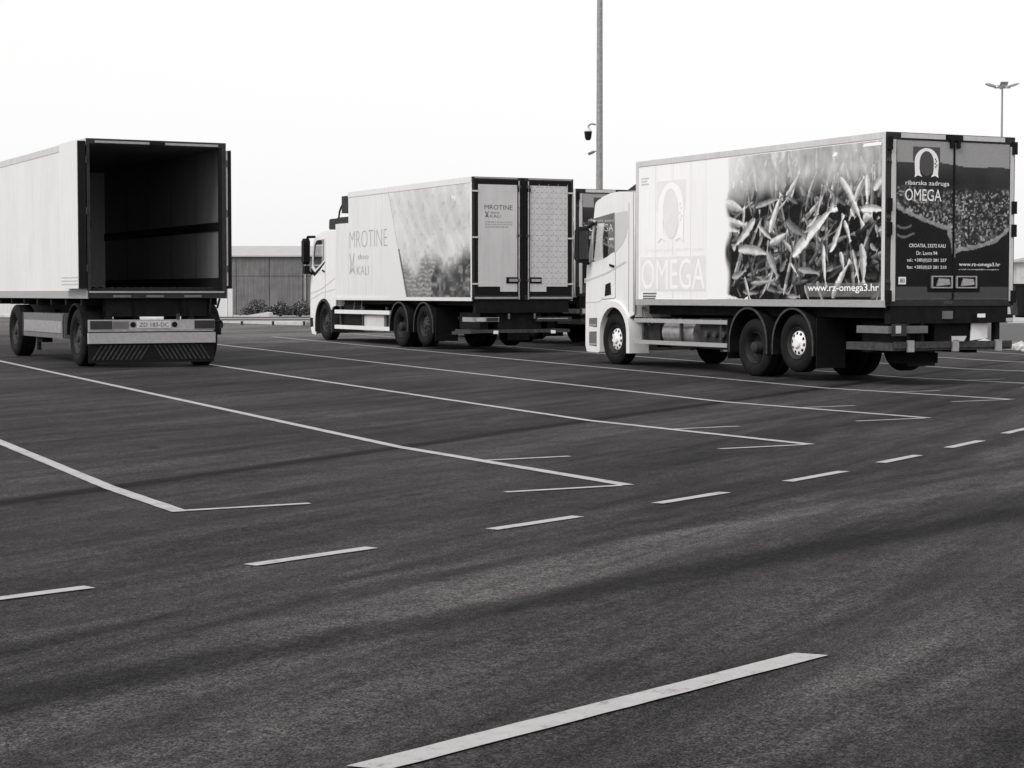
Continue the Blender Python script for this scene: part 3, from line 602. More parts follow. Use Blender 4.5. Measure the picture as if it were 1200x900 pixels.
    l, r, xs = cab_common(root, None, x0, x1, 7.80, outline, window, [(7.79, 3.38), (8.15, 3.42), (8.4, 3.43), (8.75, 3.41), (9.05, 3.35), (9.26, 3.25), (9.35, 3.13), (9.38, 2.98)],
        [(9.38, 2.98), (9.45, 2.72), (9.57, 2.3), (9.67, 1.97)], [(9.67, 1.97), (9.70, 1.6), (9.715, 1.09), (9.72, 0.42), (9.66, 0.29)], 'white_cab')
    MB().prism([(8.53, 2.24), (8.53, 3.02), (8.06, 3.05), (8.03, 2.98), (8.03, 2.72), (8.10, 2.55), (8.25, 2.40)], x0-0.004, x0+0.002).build('quarter_panel', 'ghost_grey', l)
    MB().prism([(9.40, 2.94), (8.55, 3.03), (8.55, 2.895), (9.36, 2.91)], x0-0.006, x0+0.002).build('window_trim', 'mid_grey', l)
    MB().box(x0-0.005, x0+0.002, 8.54, 8.575, 2.25, 2.9).build('door_pillar', 'mid_grey', l)
    MB().prism([(8.90, 1.63), (8.70, 1.67), (8.68, 1.43), (8.93, 1.40)], x0-0.006, x0+0.002).build('air_vent', 'black_trim', l)
    MB().prism([(9.69, 1.72), (8.9, 1.86), (8.15, 2.08), (8.08, 2.07), (8.08, 2.05), (8.88, 1.83), (9.69, 1.69)], x0-0.004, x0+0.002).build('body_crease', 'ghost_grey', l)
    MB().box(x0-0.004, x0+0.002, 7.985, 7.995, 1.1, 3.2).box(x0-0.004, x0+0.002, 7.80, 7.815, 1.1, 3.38).build('panel_gap', 'mid_grey', l)
    MB().prism([(9.70, 1.28), (9.15, 1.30), (9.0, 1.38), (9.0, 1.365), (9.14, 1.285), (9.70, 1.265)], x0-0.004, x0+0.002).build('panel_gap', 'ghost_grey', l)
    MB().box(x0-0.004, x0+0.002, 8.505, 8.515, 1.36, 2.24).prism([(8.51, 1.36), (9.02, 1.33), (9.02, 1.34), (8.51, 1.37)], x0-0.004, x0+0.002).build('door_seam', 'mid_grey', l)
    MB().prism([(8.55, 1.96), (8.72, 1.99), (8.72, 2.03), (8.55, 2.0)], x0-0.025, x0+0.002).build('door_handle', 'black_trim', l)
    for (a, b_, c, d) in ((9.56, 9.24, 0.80, 0.97), (9.56, 9.24, 0.42, 0.70)):
        st = MB().prism([(a, c), (b_, c-0.02), (b_, d), (a, d-0.01)], x0-0.004, x0+0.002).build('step_well', 'mid_grey', l)
        B('step_tread', 'rail_grey', st, x0-0.012, x0-0.0045, b_+0.02, a-0.02, c+0.01, c+0.04)
    for s, xa, xb in ((-1, -0.015, 0.42), (1, 2.13, 2.565)): fender(root, 8.53, 0.66, 0.645, xa, xb, 'white_cab', 0.12, 0.36, 'wheel_arch')
    # mirrors
    for s in (-1, 1):
        mx_ = -0.30 if s < 0 else 2.62
        m_ = MB().prism([(9.42, 2.10), (9.42, 2.72), (9.47, 2.78), (9.58, 2.70), (9.60, 2.15), (9.50, 2.06)], mx_, mx_+0.24).build('mirror', 'black_trim', root)
        MB().box(mx_+0.02, mx_+0.22, 9.412, 9.419, 2.14, 2.70).build('mirror_glass', 'window_glass', m_)
        xi = 0.03 if s < 0 else 2.52; xo = mx_+0.2 if s < 0 else mx_+0.04
        MB().path([(xi, 9.36, 2.86), (xo, 9.47, 2.74)], 0.035).path([(xi, 9.6, 2.05), (xo, 9.5, 2.12)], 0.03).build('mirror_arm', 'black_trim', m_)
    MB().prism([(9.08, 2.06), (9.44, 2.10), (9.36, 2.5), (9.30, 2.84), (9.02, 2.84), (9.10, 2.5)], 0.065, 0.08).build('window_bright_panel', 'letter_white', root)  # white panel added behind the glass to give the window its bright patch
    B('grab_bar', 'letter_white', root, 0.065, 0.08, 8.64, 8.84, 2.50, 2.54)
    fg = MB().prism([(7.69, 2.35), (8.05, 2.35), (8.05, 3.42), (7.78, 3.60), (7.69, 3.60)], 0.35, 2.2).build('refrigeration_unit', 'dark_grey', root)
    MB().prism([(7.80, 3.44), (8.32, 3.44), (7.83, 3.60), (7.80, 3.60)], 0.16, 0.19).build('wind_deflector', 'dark_grey', root)
    MB().tube((0.06, 7.74, 3.3), (0.06, 7.74, 3.88), 0.014).build('vent_pipe', 'mid_grey', root)
    return tag(root, label, 'truck')
fish = fish_lorry(5.8019, 29.701, 0.4640, 'white box truck with a large fish photograph on its side and a dark printed tail')
t4 = copy_tree(fish); t4.location = (1.60, 48.0, zd(dof(1.60, 48.0))); t4.rotation_euler = (0, 0, 0.46)
t4['label'] = 'box truck with dark rear doors half hidden behind the truck with pale grey doors'

# ---------------------------------------------------------------- the lorry with pale rear doors
def pale_lorry(x, y, yaw):
    fr = Fr(x, y, yaw); root = empty('box_lorry', (x, y, fr.g), yaw)
    L, ZB, ZT = 7.51, 1.187, 3.936
    MB().box(0.012, 2.538, 0.02, L, ZB, ZT-0.02).build('cargo_box', 'white_side', root)
    for xx in (0.0, 2.53):
        B('top_rail', 'white_side', root, xx, xx+0.02, 0.0, L, ZT-0.13, ZT); B('bottom_rail', 'trailer_door', root, xx-0.006, xx+0.02, 0.0, L+0.92, 1.165, 1.245)
        B('corner_post', 'trailer_door', root, xx-0.004, xx+0.02, -0.01, 0.05, 1.245, ZT-0.13)
    B('roof_panel', 'pale_grey', root, 0.02, 2.53, 0.0, L, ZT-0.02, ZT-0.002)
    B('front_section', 'white_side', root, 0.012, 2.538, L+0.005, 8.43, 1.187, 3.15)
    # side artwork: slanting-edged sea photograph and thin lettering
    nx, ny = 250, 120; y0, y1, z0, z1 = 4.85, 0.06, 1.25, 3.795
    yy = np.linspace(y0, y1, nx)[None].repeat(ny, 0); zz = np.linspace(z0, z1, ny)[:, None].repeat(nx, 1)
    fine = RNG.random((ny, nx)); n1 = noise2(ny, nx, 6, 9); n2 = noise2(ny, nx, 26, 40); n3 = noise2(ny, nx, 60, 46)
    edge = 3.72+(zz-1.25)*(4.82-3.72)/(3.78-1.25)
    ridge = np.sin((yy*1.3-zz*1.0)*8+3*n1+2*n2)
    img = 0.55+0.14*(n1-0.5)+0.12*np.clip(ridge, 0, 1)*n2-0.08*sstep(0.6, 0.9, n2)+0.02*fine+0.06*sstep(3.0, 4.6, yy)
    top = 2.05+0.30*(n1-0.5)-0.05*sstep(2.2, 3.6, yy)+0.22*(n2-0.5)+0.15*np.sin(yy*3.1+1)
    nets = 0.10+0.30*n3*(0.5+0.5*np.sin(zz*60+n2*5))+0.1*n2
    cliffs = 0.03+0.25*n2**2+0.2*(n3 > 0.8)*n1
    low = np.where(yy > 2.1+0.25*(n1-0.5)-0.35*(zz-1.9), nets, cliffs)
    k = sstep(0.22, -0.18, zz-top); img = img*(1-k)+low*k
    dk = (yy > edge-0.09-0.04*(2.4-zz)) & (zz < 2.42); img = np.where(dk, 0.10+0.05*fine, img)
    img = np.where(np.abs(yy-edge) < 0.03, np.minimum(img, 0.40), img)
    img = np.where(yy > edge, 0.70, img)
    for (a, b) in ((0.92, 3.50), (1.05, 3.53)): img = np.where(np.hypot(yy-a, zz-b) < 0.05, 0.75, img)
    print_sheet('side_print', (0.008, y0, z0), SIDE_U, SIDE_V, y0-y1, z1-z0, np.clip(img, 0.02, 0.78), root)
    text('MROTINE', (0.010, 7.42, 2.50), SIDE_U, SIDE_V, 2.5, 0.43, 'letter_grey', root, -0.022, split=True)
    text('doo', (0.010, 6.86, 2.20), SIDE_U, SIDE_V, 0.72, 0.14, 'letter_grey', root, 0.0, split=True)
    text('KALI', (0.010, 6.92, 1.81), SIDE_U, SIDE_V, 0.80, 0.22, 'letter_grey', root, -0.015, split=True)
    MB().prism([(7.44, 2.36), (7.34, 2.10), (7.44, 1.82), (7.24, 1.92), (7.05, 1.82), (7.18, 2.10), (7.08, 2.36), (7.14, 2.36), (7.24, 2.10), (7.16, 1.94), (7.24, 2.0), (7.34, 1.94), (7.28, 2.10), (7.38, 2.36)], 0.009, 0.012).build('emblem', 'letter_grey', root)
    # rear
    rf = MB().box(0.0, 0.055, -0.03, 0.02, 1.19, ZT-0.001).box(2.495, 2.55, -0.03, 0.02, 1.19, ZT-0.001).box(0.055, 2.495, -0.03, 0.02, 3.87, ZT-0.001).box(0.055, 2.495, -0.03, 0.02, 1.19, 1.28).build('rear_frame', 'dark_grey', root)
    B('frame_strip', 'rail_grey', rf, 0.06, 1.13, -0.045, -0.031, 1.215, 1.255); B('frame_strip', 'rail_grey', rf, 1.4, 2.53, -0.045, -0.031, 1.215, 1.255)
    B('frame_strip', 'rail_grey', rf, 0.06, 1.13, -0.04, -0.031, 3.90, 3.925); B('frame_strip', 'rail_grey', rf, 1.4, 2.5, -0.04, -0.031, 3.90, 3.925); B('frame_strip', 'rail_grey', rf, 2.52, 2.545, -0.04, -0.031, 1.26, 3.6)
    for side, (a, b_) in enumerate(((0.06, 1.205), (1.315, 2.49))):
        d = B('rear_door', 'black_trim', root, a, b_, -0.026, 0.015, 1.285, 3.865)
        if side == 0: pts = [(0.146, 1.489), (0.694, 1.489), (0.694, 1.374), (1.12, 1.374), (1.12, 3.768), (0.146, 3.768)]
        else: pts = [(1.444, 1.374), (1.857, 1.374), (1.857, 1.492), (2.404, 1.492), (2.404, 3.768), (1.444, 3.768)]
        p = MB().prism(pts, -0.034, -0.027, 'y').build('door_panel', 'panel_grey', d)
        rx = 1.152 if side == 0 else 1.388
        rod = MB().tube((rx, -0.06, 1.20), (rx, -0.06, 3.86), 0.016).build('lock_rod', 'steel', d)
        for z in (3.70, 2.6, 1.6): B('rod_clamp', 'dull_steel', d, rx-0.04, rx+0.04, -0.075, -0.03, z, z+0.06)
        hx = 0.0 if side == 0 else 2.41
        for z in (3.60, 2.57, 1.53): B('hinge', 'pale_grey', d, hx, hx+0.14, -0.05, -0.0355, z, z+0.035)
        ha, hb = (0.84, 1.165) if side == 0 else (1.40, 1.73)
        MB().box(ha, hb, -0.045, -0.035, 1.56, 1.70).build('latch_plate', 'black_trim', d)
        MB().box(ha+0.07, hb-0.03, -0.065, -0.046, 1.60, 1.66).build('latch_handle', 'steel', d)
        if side == 0:
            text('MROTINE', (0.30, -0.0345, 3.21), REAR_U, REAR_V, 0.70, 0.105, 'letter_dark', p, 0.0, split=True)
            text('doo', (0.45, -0.0345, 3.125), REAR_U, REAR_V, 0.22, 0.045, 'letter_dark', p, 0.0); text('KALI', (0.44, -0.0345, 3.03), REAR_U, REAR_V, 0.26, 0.07, 'letter_dark', p, -0.01)
            MB().prism([(0.31, 3.17), (0.345, 3.10), (0.31, 3.03), (0.36, 3.05), (0.41, 3.03), (0.375, 3.10), (0.41, 3.17), (0.385, 3.17), (0.36, 3.11), (0.335, 3.17)], -0.0365, -0.0345, 'y').build('emblem', 'letter_dark', p)
            for z, wd in ((2.92, 0.62), (2.865, 0.66), (2.81, 0.56)):
                mb = MB(); xx = 0.32
                while xx < 0.32+wd:
                    q = random.uniform(0.03, 0.09); mb.box(xx, xx+q, -0.0365, -0.0345, z, z+0.028); xx += q+0.018
                stuff(mb.build('small_print', 'letter_grey', p))
        else:
            mb = MB()
            for i in range(8):
                for j in range(19):
                    cx, cz = 1.50+i*0.121, 1.56+j*0.121; mb.box(cx-0.028, cx+0.028, -0.0375, -0.0345, cz-0.006, cz+0.006)
                    if (i+j) % 2: mb.box(cx+0.045, cx+0.058, -0.0375, -0.0345, cz+0.02, cz+0.07)
            stuff(mb.build('tread_studs', 'rail_grey', p))
    B('centre_post', 'black_trim', root, 1.207, 1.313, -0.03, 0.02, 1.19, 3.935)
    for xx in (1.13, 1.37): B('door_cam', 'black_trim', rf, xx, xx+0.07, -0.075, -0.035, 3.62, 3.70)
    # under the tail
    B('tail_beam', 'chassis', root, 0.1, 2.45, 0.0, 0.14, 0.9, 1.189)
    MB().box(0.0, 0.64, -0.08, -0.03, 0.70, 0.80).box(0.0, 0.05, -0.05, 0.5, 0.70, 0.80).build('bumper_bar', 'steel', root); B('tail_lamp', 'lamp_red', root, 0.33, 0.62, -0.09, -0.081, 0.71, 0.79); B('lamp_lens', 'lamp_clear', root, 0.08, 0.28, -0.09, -0.081, 0.71, 0.79)
    B('tail_lamp', 'lamp_red', root, 1.6, 2.5, -0.06, 0.02, 0.70, 0.80); B('bumper_strip', 'steel', root, 1.62, 2.4, -0.066, -0.061, 0.755, 0.775)
    MB().box(0.05, 2.42, -0.12, 1.0, 0.45, 0.52).prism([(-0.1, 0.44), (0.9, 0.40), (0.9, 0.47), (-0.1, 0.53)], -0.08, 0.05).build('tail_lift', 'dull_steel', root)
    for xx in (0.48, 1.93): B('lift_bracket', 'letter_white', root, xx, xx+0.1, -0.16, -0.121, 0.43, 0.50)
    B('lift_cylinder', 'chassis', root, 0.7, 1.8, 0.1, 0.9, 0.52, 0.95); B('lift_arm', 'chassis', root, 0.3, 0.5, 0.2, 1.3, 0.53, 0.9); B('lift_arm', 'chassis', root, 2.0, 2.2, 0.2, 1.3, 0.53, 0.9)
    for xx in (0.90, 1.55): B('lamp_lens', 'mid_grey', root, xx, xx+0.04, -0.02, -0.005, 0.76, 0.88)
    chassis(root, fr, 0.3, 9.8, ((2.80, 0.10), (4.2, 0), (9.33, 0))); underbody(root, 0.15, 8.4)
    for xx, s in ((0.05, -1), (2.50, 1)):
        wheel(root, fr, xx, 9.33, s, 0.5, 0.31, style='hub')
        wheel(root, fr, xx, 4.2, s, 0.5, 0.27, dual=True); wheel(root, fr, xx, 2.78, s, 0.49, 0.31, lift=0.07, style='hub')
        xa, xb = (0.03, 0.66) if s < 0 else (1.89, 2.52)
        fender(root, 4.23, 0.56, 0.58, xa, xb, 'chassis', drop=0.15, lip='dull_steel'); fender(root, 2.75, 0.56, 0.58, xa, xb, 'chassis', drop=0.15, lip='dull_steel')
    for xa in (0.05, 1.92): B('spray_flap', 'black_trim', root, xa, xa+0.58, 2.10, 2.12, 0.22, 1.0)
    side_guard(root, 4.86, 8.60, (0.86, 0.46), 0.10, 'trailer_door')
    B('pallet_box', 'pale_grey', root, 0.12, 0.75, 5.4, 6.75, 0.38, 0.78); B('battery_box', 'chassis', root, 0.15, 0.75, 6.9, 8.2, 0.5, 1.05)
    MB().prism(arc(2.05, 0.72, 0.27, 0, 2*PI, 18)[:-1], 5.3, 7.0, 'y').build('fuel_tank', 'steel', root, 40)
    for k in range(2): MB().path([(0.1+0.0*k, 7.3-0.5*k, 1.15), (0.1, 7.35-0.5*k, 0.95), (0.14, 7.55-0.5*k, 0.9)], 0.015).build('air_hose', 'mid_grey', root)
    # cab
    x0, x1 = 0.03, 2.52
    arch = arc(9.35, 0.56, 0.61, 0, PI, 18, 1.05)
    outline = [(8.48, 1.02), (8.48, 2.98), (9.0, 3.0), (9.5, 2.97), (9.85, 2.90), (10.05, 2.80), (10.15, 2.68), (10.21, 2.45), (10.28, 2.1), (10.33, 1.85), (10.38, 1.4), (10.40, 0.96), (10.38, 0.42), (10.28, 0.25), (9.97, 0.22), (9.96, 0.5)]+arch[:16]+[(8.7, 0.98)]
    window = [(9.32, 2.22), (9.32, 2.78), (9.9, 2.76), (10.08, 2.64), (10.16, 2.38), (10.22, 2.08), (10.0, 1.98), (9.7, 2.08)]
    l, r, xs = cab_common(root, None, x0, x1, 8.49, outline, window, [(8.48, 2.98), (9.0, 3.0), (9.5, 2.97), (9.85, 2.90), (10.05, 2.80), (10.15, 2.68)],
        [(10.15, 2.68), (10.21, 2.45), (10.28, 2.1), (10.33, 1.85)], [(10.33, 1.85), (10.38, 1.4), (10.40, 0.96), (10.38, 0.42), (10.28, 0.25)], 'white_cab')
    MB().prism([(9.28, 2.19), (9.70, 2.02), (10.02, 1.90), (10.30, 2.02), (10.28, 1.88), (10.05, 1.80), (9.68, 1.95), (9.28, 2.14)], x0-0.006, x0+0.002).build('window_trim', 'black_trim', l)
    MB().prism([(9.45, 2.72), (9.60, 2.74), (9.62, 2.32), (9.48, 2.30)], 0.10, 0.14).build('seat_belt', 'black_trim', root)
    MB().prism([(10.38, 1.35), (9.6, 1.45), (8.52, 1.75), (8.52, 1.73), (9.6, 1.425), (10.38, 1.325)], x0-0.004, x0+0.002).build('body_crease', 'ghost_grey', l)
    MB().prism([(10.36, 1.18), (9.5, 1.36), (8.52, 1.46), (8.52, 1.44), (9.5, 1.34), (10.36, 1.16)], x0-0.004, x0+0.002).build('panel_gap', 'ghost_grey', l)
    MB().box(x0-0.004, x0+0.002, 9.245, 9.255, 1.2, 2.8).build('door_seam', 'mid_grey', l)
    MB().prism([(9.28, 1.90), (9.44, 1.93), (9.44, 1.97), (9.28, 1.94)], x0-0.025, x0+0.002).build('door_handle', 'black_trim', l)
    MB().prism([(10.385, 0.42), (10.405, 0.68), (10.2, 0.68), (10.16, 0.45)], x0-0.006, x0+0.002).build('corner_lamp', 'black_trim', l)
    for s, xa, xb in ((-1, 0.005, 0.42), (1, 2.13, 2.545)): fender(root, 9.35, 0.56, 0.63, xa, xb, 'dark_grey', 0.06, 0.25, 'wheel_arch')
    for s in (-1, 1):
        mx_ = -0.22 if s < 0 else 2.59
        m_ = MB().prism([(10.22, 2.18), (10.20, 2.74), (10.28, 2.82), (10.40, 2.74), (10.40, 2.2), (10.30, 2.12)], mx_, mx_+0.18).build('mirror', 'black_trim', root)
        m2 = MB().prism([(10.18, 1.90), (10.20, 2.08), (10.38, 2.08), (10.36, 1.92), (10.28, 1.86)], mx_+0.02, mx_+0.16).build('mirror', 'black_trim', root)
        xi = 0.03 if s < 0 else 2.52; xo = mx_+0.13 if s < 0 else mx_+0.05
        MB().path([(xi, 10.02, 2.86), (xo, 10.26, 2.86), (xo, 10.3, 2.72)], 0.035).build('mirror_arm', 'black_trim', m_)
        MB().path([(xi, 10.25, 1.86), (xo, 10.30, 1.95)], 0.035).build('mirror_arm', 'black_trim', m2)
    fg = MB().box(0.05, 2.4, 7.53, 8.08, 3.42, 3.86).box(0.05, 2.4, 7.53, 8.40, 3.16, 3.32).box(0.25, 2.2, 7.53, 8.0, 3.32, 3.42).build('refrigeration_unit', 'dark_grey', root)
    MB().path([(0.08, 8.08, 3.66), (0.08, 8.22, 3.56), (0.08, 8.32, 3.45), (0.08, 8.36, 3.32)], 0.025).build('coolant_hose', 'black_trim', fg)
    MB().prism([(8.44, 3.02), (9.15, 3.03), (9.19, 3.07), (9.17, 3.27), (9.12, 3.31), (8.46, 3.31)], 0.12, 2.3).build('roof_unit', 'dark_grey', root)
    return tag(root, 'white box truck with pale grey rear doors and a slanted sea photograph on its side', 'truck')
pale_lorry(-0.8985, 42.6426, 0.4600)

# ---------------------------------------------------------------- the open trailer
def open_trailer(x, y, yaw):
    fr = Fr(x, y, yaw); root = empty('box_trailer', (x, y, fr.g), yaw)
    L, ZB, ZT = 8.0, 1.23, 4.03
    for nm, xa, xb, m1 in (('side_wall', 0.0, 0.06, 'trailer_white'), ('side_wall', 2.49, 2.55, 'trailer_white')):
        B(nm, m1, root, xa, xb, 0.06, L, 1.36, ZT-0.03)
    for xa, xb in ((0.061, 0.068), (2.482, 2.489)):
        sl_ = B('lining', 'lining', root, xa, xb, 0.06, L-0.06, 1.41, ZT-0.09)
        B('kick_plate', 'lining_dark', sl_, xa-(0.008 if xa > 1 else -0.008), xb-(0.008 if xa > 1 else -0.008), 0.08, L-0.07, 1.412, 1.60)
        for k in range(1, 5): B('lining_joint', 'dark_grey', sl_, xa-0.003, xb+0.003, k*1.55, k*1.55+0.02, 1.60, ZT-0.1)
    B('lashing_rail', 'black_trim', root, 2.455, 2.481, 0.10, L-0.1, 2.455, 2.61)
    B('lashing_rail', 'black_trim', root, 0.069, 0.095, 0.10, L-0.1, 2.455, 2.61)
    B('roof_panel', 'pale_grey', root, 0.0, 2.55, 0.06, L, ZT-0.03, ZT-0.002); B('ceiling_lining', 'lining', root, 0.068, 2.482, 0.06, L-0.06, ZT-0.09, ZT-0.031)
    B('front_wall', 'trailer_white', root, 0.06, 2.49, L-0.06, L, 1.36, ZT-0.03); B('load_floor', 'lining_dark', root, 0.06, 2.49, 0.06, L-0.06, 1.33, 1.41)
    for xa in (-0.012, 2.54): B('bottom_rail', 'rail_grey', root, xa, xa+0.025, 0.0, L, 1.225, 1.365)
    for xa in (-0.008, 2.538): B('top_rail', 'pale_grey', root, xa, xa+0.02, 0.02, L, ZT-0.12, ZT)
    rf = MB().box(0.0, 0.055, 0.0, 0.06, 1.36, ZT).box(2.47, 2.55, 0.0, 0.06, 1.36, ZT).box(0.055, 2.47, 0.0, 0.06, ZT-0.09, ZT).build('rear_frame', 'dark_grey', root)
    B('header_strip', 'rail_grey', rf, 0.15, 1.13, -0.012, -0.001, ZT-0.075, ZT-0.035); B('header_strip', 'rail_grey', rf, 1.42, 2.4, -0.012, -0.001, ZT-0.075, ZT-0.035); B('header_lamp', 'black_trim', rf, 1.15, 1.40, -0.025, -0.001, ZT-0.085, ZT-0.03)
    B('post_seal', 'black_trim', rf, 2.41, 2.469, 0.002, 0.05, 1.37, ZT-0.1)
    B('rear_sill', 'dark_grey', root, 0.0, 2.55, 0.0, 0.07, 1.23, 1.359); B('sill_edge', 'rail_grey', root, 0.02, 2.5, -0.012, -0.001, 1.325, 1.355)
    for k, xx in enumerate((0.45, 1.05, 1.75)): B('sill_plate', 'mid_grey', root, xx, xx+0.32, -0.01, -0.001, 1.245, 1.285)
    # doors folded back along the sides
    dl = MB().box(-0.16, -0.155, 0.02, 1.27, 1.40, ZT-0.03).build('rear_door', 'trailer_door', root); B('door_edge', 'black_trim', dl, -0.154, -0.02, -0.01, 1.26, 1.40, ZT-0.05)
    for z in (1.47, 1.53, 1.59): B('door_strip', 'pale_grey', dl, -0.166, -0.161, 0.05, 1.2, z, z+0.02)
    dr = MB().box(2.645, 2.65, 0.02, 1.27, 1.40, ZT-0.12).build('rear_door', 'trailer_door', root); B('door_edge', 'black_trim', dr, 2.58, 2.644, -0.01, 1.26, 1.40, ZT-0.14)
    B('hinge_post', 'rail_grey', rf, 2.551, 2.575, -0.01, 0.04, 1.45, ZT-0.15)
    for z in (1.7, 2.7, 3.6):
        B('hinge', 'dull_steel', rf, -0.02, 0.0, -0.02, 0.03, z, z+0.12); B('hinge', 'dull_steel', rf, 2.55, 2.58, -0.02, -0.011, z, z+0.12)
    rv = MB()
    for yy in np.arange(1.4, 7.9, 0.65):
        for z in np.arange(1.45, 3.9, 0.16): rv.box(-0.003, 0.001, float(yy)-0.008, float(yy)+0.008, float(z)-0.008, float(z)+0.008)
    stuff(rv.build('rivets', 'trailer_white', root))
    fr_ = MB()
    for k in range(16): fr_.box(0.16+k*0.14, 0.20+k*0.14, 0.07, L-0.1, 1.4105, 1.425)
    stuff(fr_.build('floor_ribs', 'dark_grey', root))
    # running gear
    for xx in (0.80, 1.66): B('frame_rail', 'chassis', root, xx, xx+0.09, 0.1, 7.9, 0.90, 1.23)
    for k in range(7): B('cross_member', 'chassis', root, 0.02, 2.53, 0.5+k*1.1, 0.58+k*1.1, 1.10, 1.229)
    for yw in (0.92, 5.85):
        z = fr.gl(1.27, yw)+0.52; MB().tube((0.3, yw, z), (2.2, yw, z), 0.07).build('axle', 'chassis', root)
        for xx, s in ((0.02, -1), (2.53, 1)): wheel(root, fr, xx, yw, s, 0.52, 0.36, style='hub')
        B('air_spring', 'chassis', root, 0.75, 0.95, yw-0.4, yw-0.15, 0.5, 0.92); B('air_spring', 'chassis', root, 1.6, 1.8, yw-0.4, yw-0.15, 0.5, 0.92)
    for xa, xb in ((-0.005, 0.42), (2.13, 2.555)): fender(root, 0.92, 0.56, 0.58, xa, xb, 'chassis', drop=0.0)
    pb = B('pallet_box', 'mid_grey', root, 0.03, 0.75, 1.80, 5.1, 0.48, 0.94); B('box_panel', 'steel', pb, 0.018, 0.029, 1.95, 4.95, 0.58, 0.80)
    for yy in (1.82, 5.04): B('box_end', 'dark_grey', pb, 0.018, 0.029, yy, yy+0.06, 0.49, 0.93)
    B('valve_block', 'chassis', root, 0.2, 0.4, 4.2, 4.5, 0.36, 0.48)
    B('underframe', 'chassis', root, 0.35, 2.2, 0.1, 0.3, 0.9, 1.23); B('turntable', 'chassis', root, 0.7, 1.85, 5.2, 6.5, 0.92, 1.0)
    MB().path([(0.85, 6.4, 0.75), (1.275, 9.3, 0.62)], 0.06).path([(1.7, 6.4, 0.75), (1.275, 9.3, 0.62)], 0.06).tube((1.275, 9.0, -0.0+fr.gl(1.27, 9.0)), (1.275, 9.0, 0.7), 0.05).build('drawbar', 'chassis', root)
    # rear lamp board, bumper and spray flap
    lb = MB().box(0.0, 2.31, -0.02, 0.02, 0.665, 0.85).build('lamp_board', 'rail_grey', root)
    for a, b_ in ((0.03, 0.42), (1.93, 2.30)): B('tail_lamp', 'lamp_red', lb, a, b_, -0.035, -0.021, 0.685, 0.83)
    B('lamp_bezel', 'mid_grey', lb, 0.44, 0.72, -0.03, -0.021, 0.69, 0.82)
    for xx in (0.80, 1.56): MB().tube((xx, -0.03, 0.76), (xx, -0.0205, 0.76), 0.05, n=14).build('reflector', 'black_trim', lb)
    pl = B('number_plate', 'panel_grey', lb, 0.87, 1.49, -0.03, -0.021, 0.70, 0.82); text('ZD 183-DC', (0.91, -0.0305, 0.722), REAR_U, REAR_V, 0.54, 0.075, 'letter_dark', pl, 0.01)
    B('bumper_bar', 'rail_grey', root, -0.005, 2.31, -0.06, 0.04, 0.43, 0.62); B('bumper_bar', 'black_trim', root, 0.0, 2.2, -0.045, 0.03, 0.621, 0.64); B('bumper_cap', 'steel', root, 0.0, 2.28, -0.05, 0.03, 0.641, 0.66)
    for xx in (0.35, 1.85): B('bumper_bracket', 'chassis', root, xx, xx+0.1, 0.041, 0.25, 0.45, 1.0)
    fl = B('spray_flap', 'black_trim', root, 0.0, 2.30, 0.0, 0.012, 0.085, 0.429)
    mb = MB()
    for k in range(11):
        xa = 0.06+k*0.085
        for (p, q) in ((xa, 0.17), (2.26-xa, -0.17)):
            mb.prism([(p, 0.14), (p+0.026, 0.14), (p+0.026+q, 0.40), (p+q, 0.40)], -0.012, -0.001, 'y')
    stuff(mb.build('flap_ribs', 'dull_steel', fl))
    MB().path([(2.25, 0.0, 1.22), (2.22, -0.02, 0.95), (2.30, -0.03, 0.86)], 0.02).path([(2.42, 0.02, 1.22), (2.36, -0.01, 1.05)], 0.02).path([(2.31, -0.02, 0.80), (2.42, -0.06, 0.82), (2.44, -0.06, 0.72), (2.38, -0.06, 0.68)], 0.022).build('air_line', 'chassis', root)
    B('lamp_stalk', 'dull_steel', root, 1.60, 1.66, -0.03, 0.0, 0.851, 0.95)
    return tag(root, 'white box trailer standing with its rear doors folded open and its dark interior empty', 'trailer')
open_trailer(-7.4454, 33.5318, 0.4760)

# ------------------------------------------------------------------ masts
def mast(x, y, label, heads, hz=17.5, rz=0.0, camera=False):
    g = zd(dof(x, y))-0.03; root = empty('lamp_mast', (x, y, g), rz)
    MB().tube((0, 0, 0), (0, 0, hz-0.3), 0.125, 0.07, 14).build('pole', 'galvanised', root, 40)
    MB().tube((0, 0, 0), (0, 0, 0.06), 0.28, n=16).build('base_plate', 'galvanised', root)
    MB().box(-0.62, 0.62, -0.05, 0.05, hz-0.3, hz-0.2).box(-0.05, 0.05, -0.62, 0.62, hz-0.3, hz-0.2).build('cross_arm', 'galvanised', root)
    for k, a in enumerate(heads):
        c, s = math.cos(a), math.sin(a)
        hd = MB().prism([(0, -0.09), (0.55, 0.05), (0.80, 0.17), (0.78, 0.22), (0.5, 0.20), (0.0, 0.05)], -0.28, 0.28, 'y').build('floodlight', 'galvanised', root, loc=(c*0.50, s*0.50, hz-0.12), rot=(0, 0, a))
        MB().prism([(0.08, -0.085), (0.5, 0.025), (0.5, 0.0), (0.08, -0.11)], -0.22, 0.22, 'y').build('lamp_glass', 'lamp_clear', hd)
    return tag(root, label, 'lamp mast', 'floodlight masts around the lorry park'), root, g
_, m1, g1 = mast(2.83, 62.0, 'tall galvanised lamp mast with a hanging dome camera on its shaft', [PI/4, 3*PI/4, 5*PI/4, 7*PI/4])
mast(38.3, 150.0, 'distant slender lamp mast with a spread of floodlight heads at its top', [0.1, 1.4, 3.0, 4.6])
cz = 6.75
cb = empty('dome_camera', (2.83, 62.0, g1+cz))
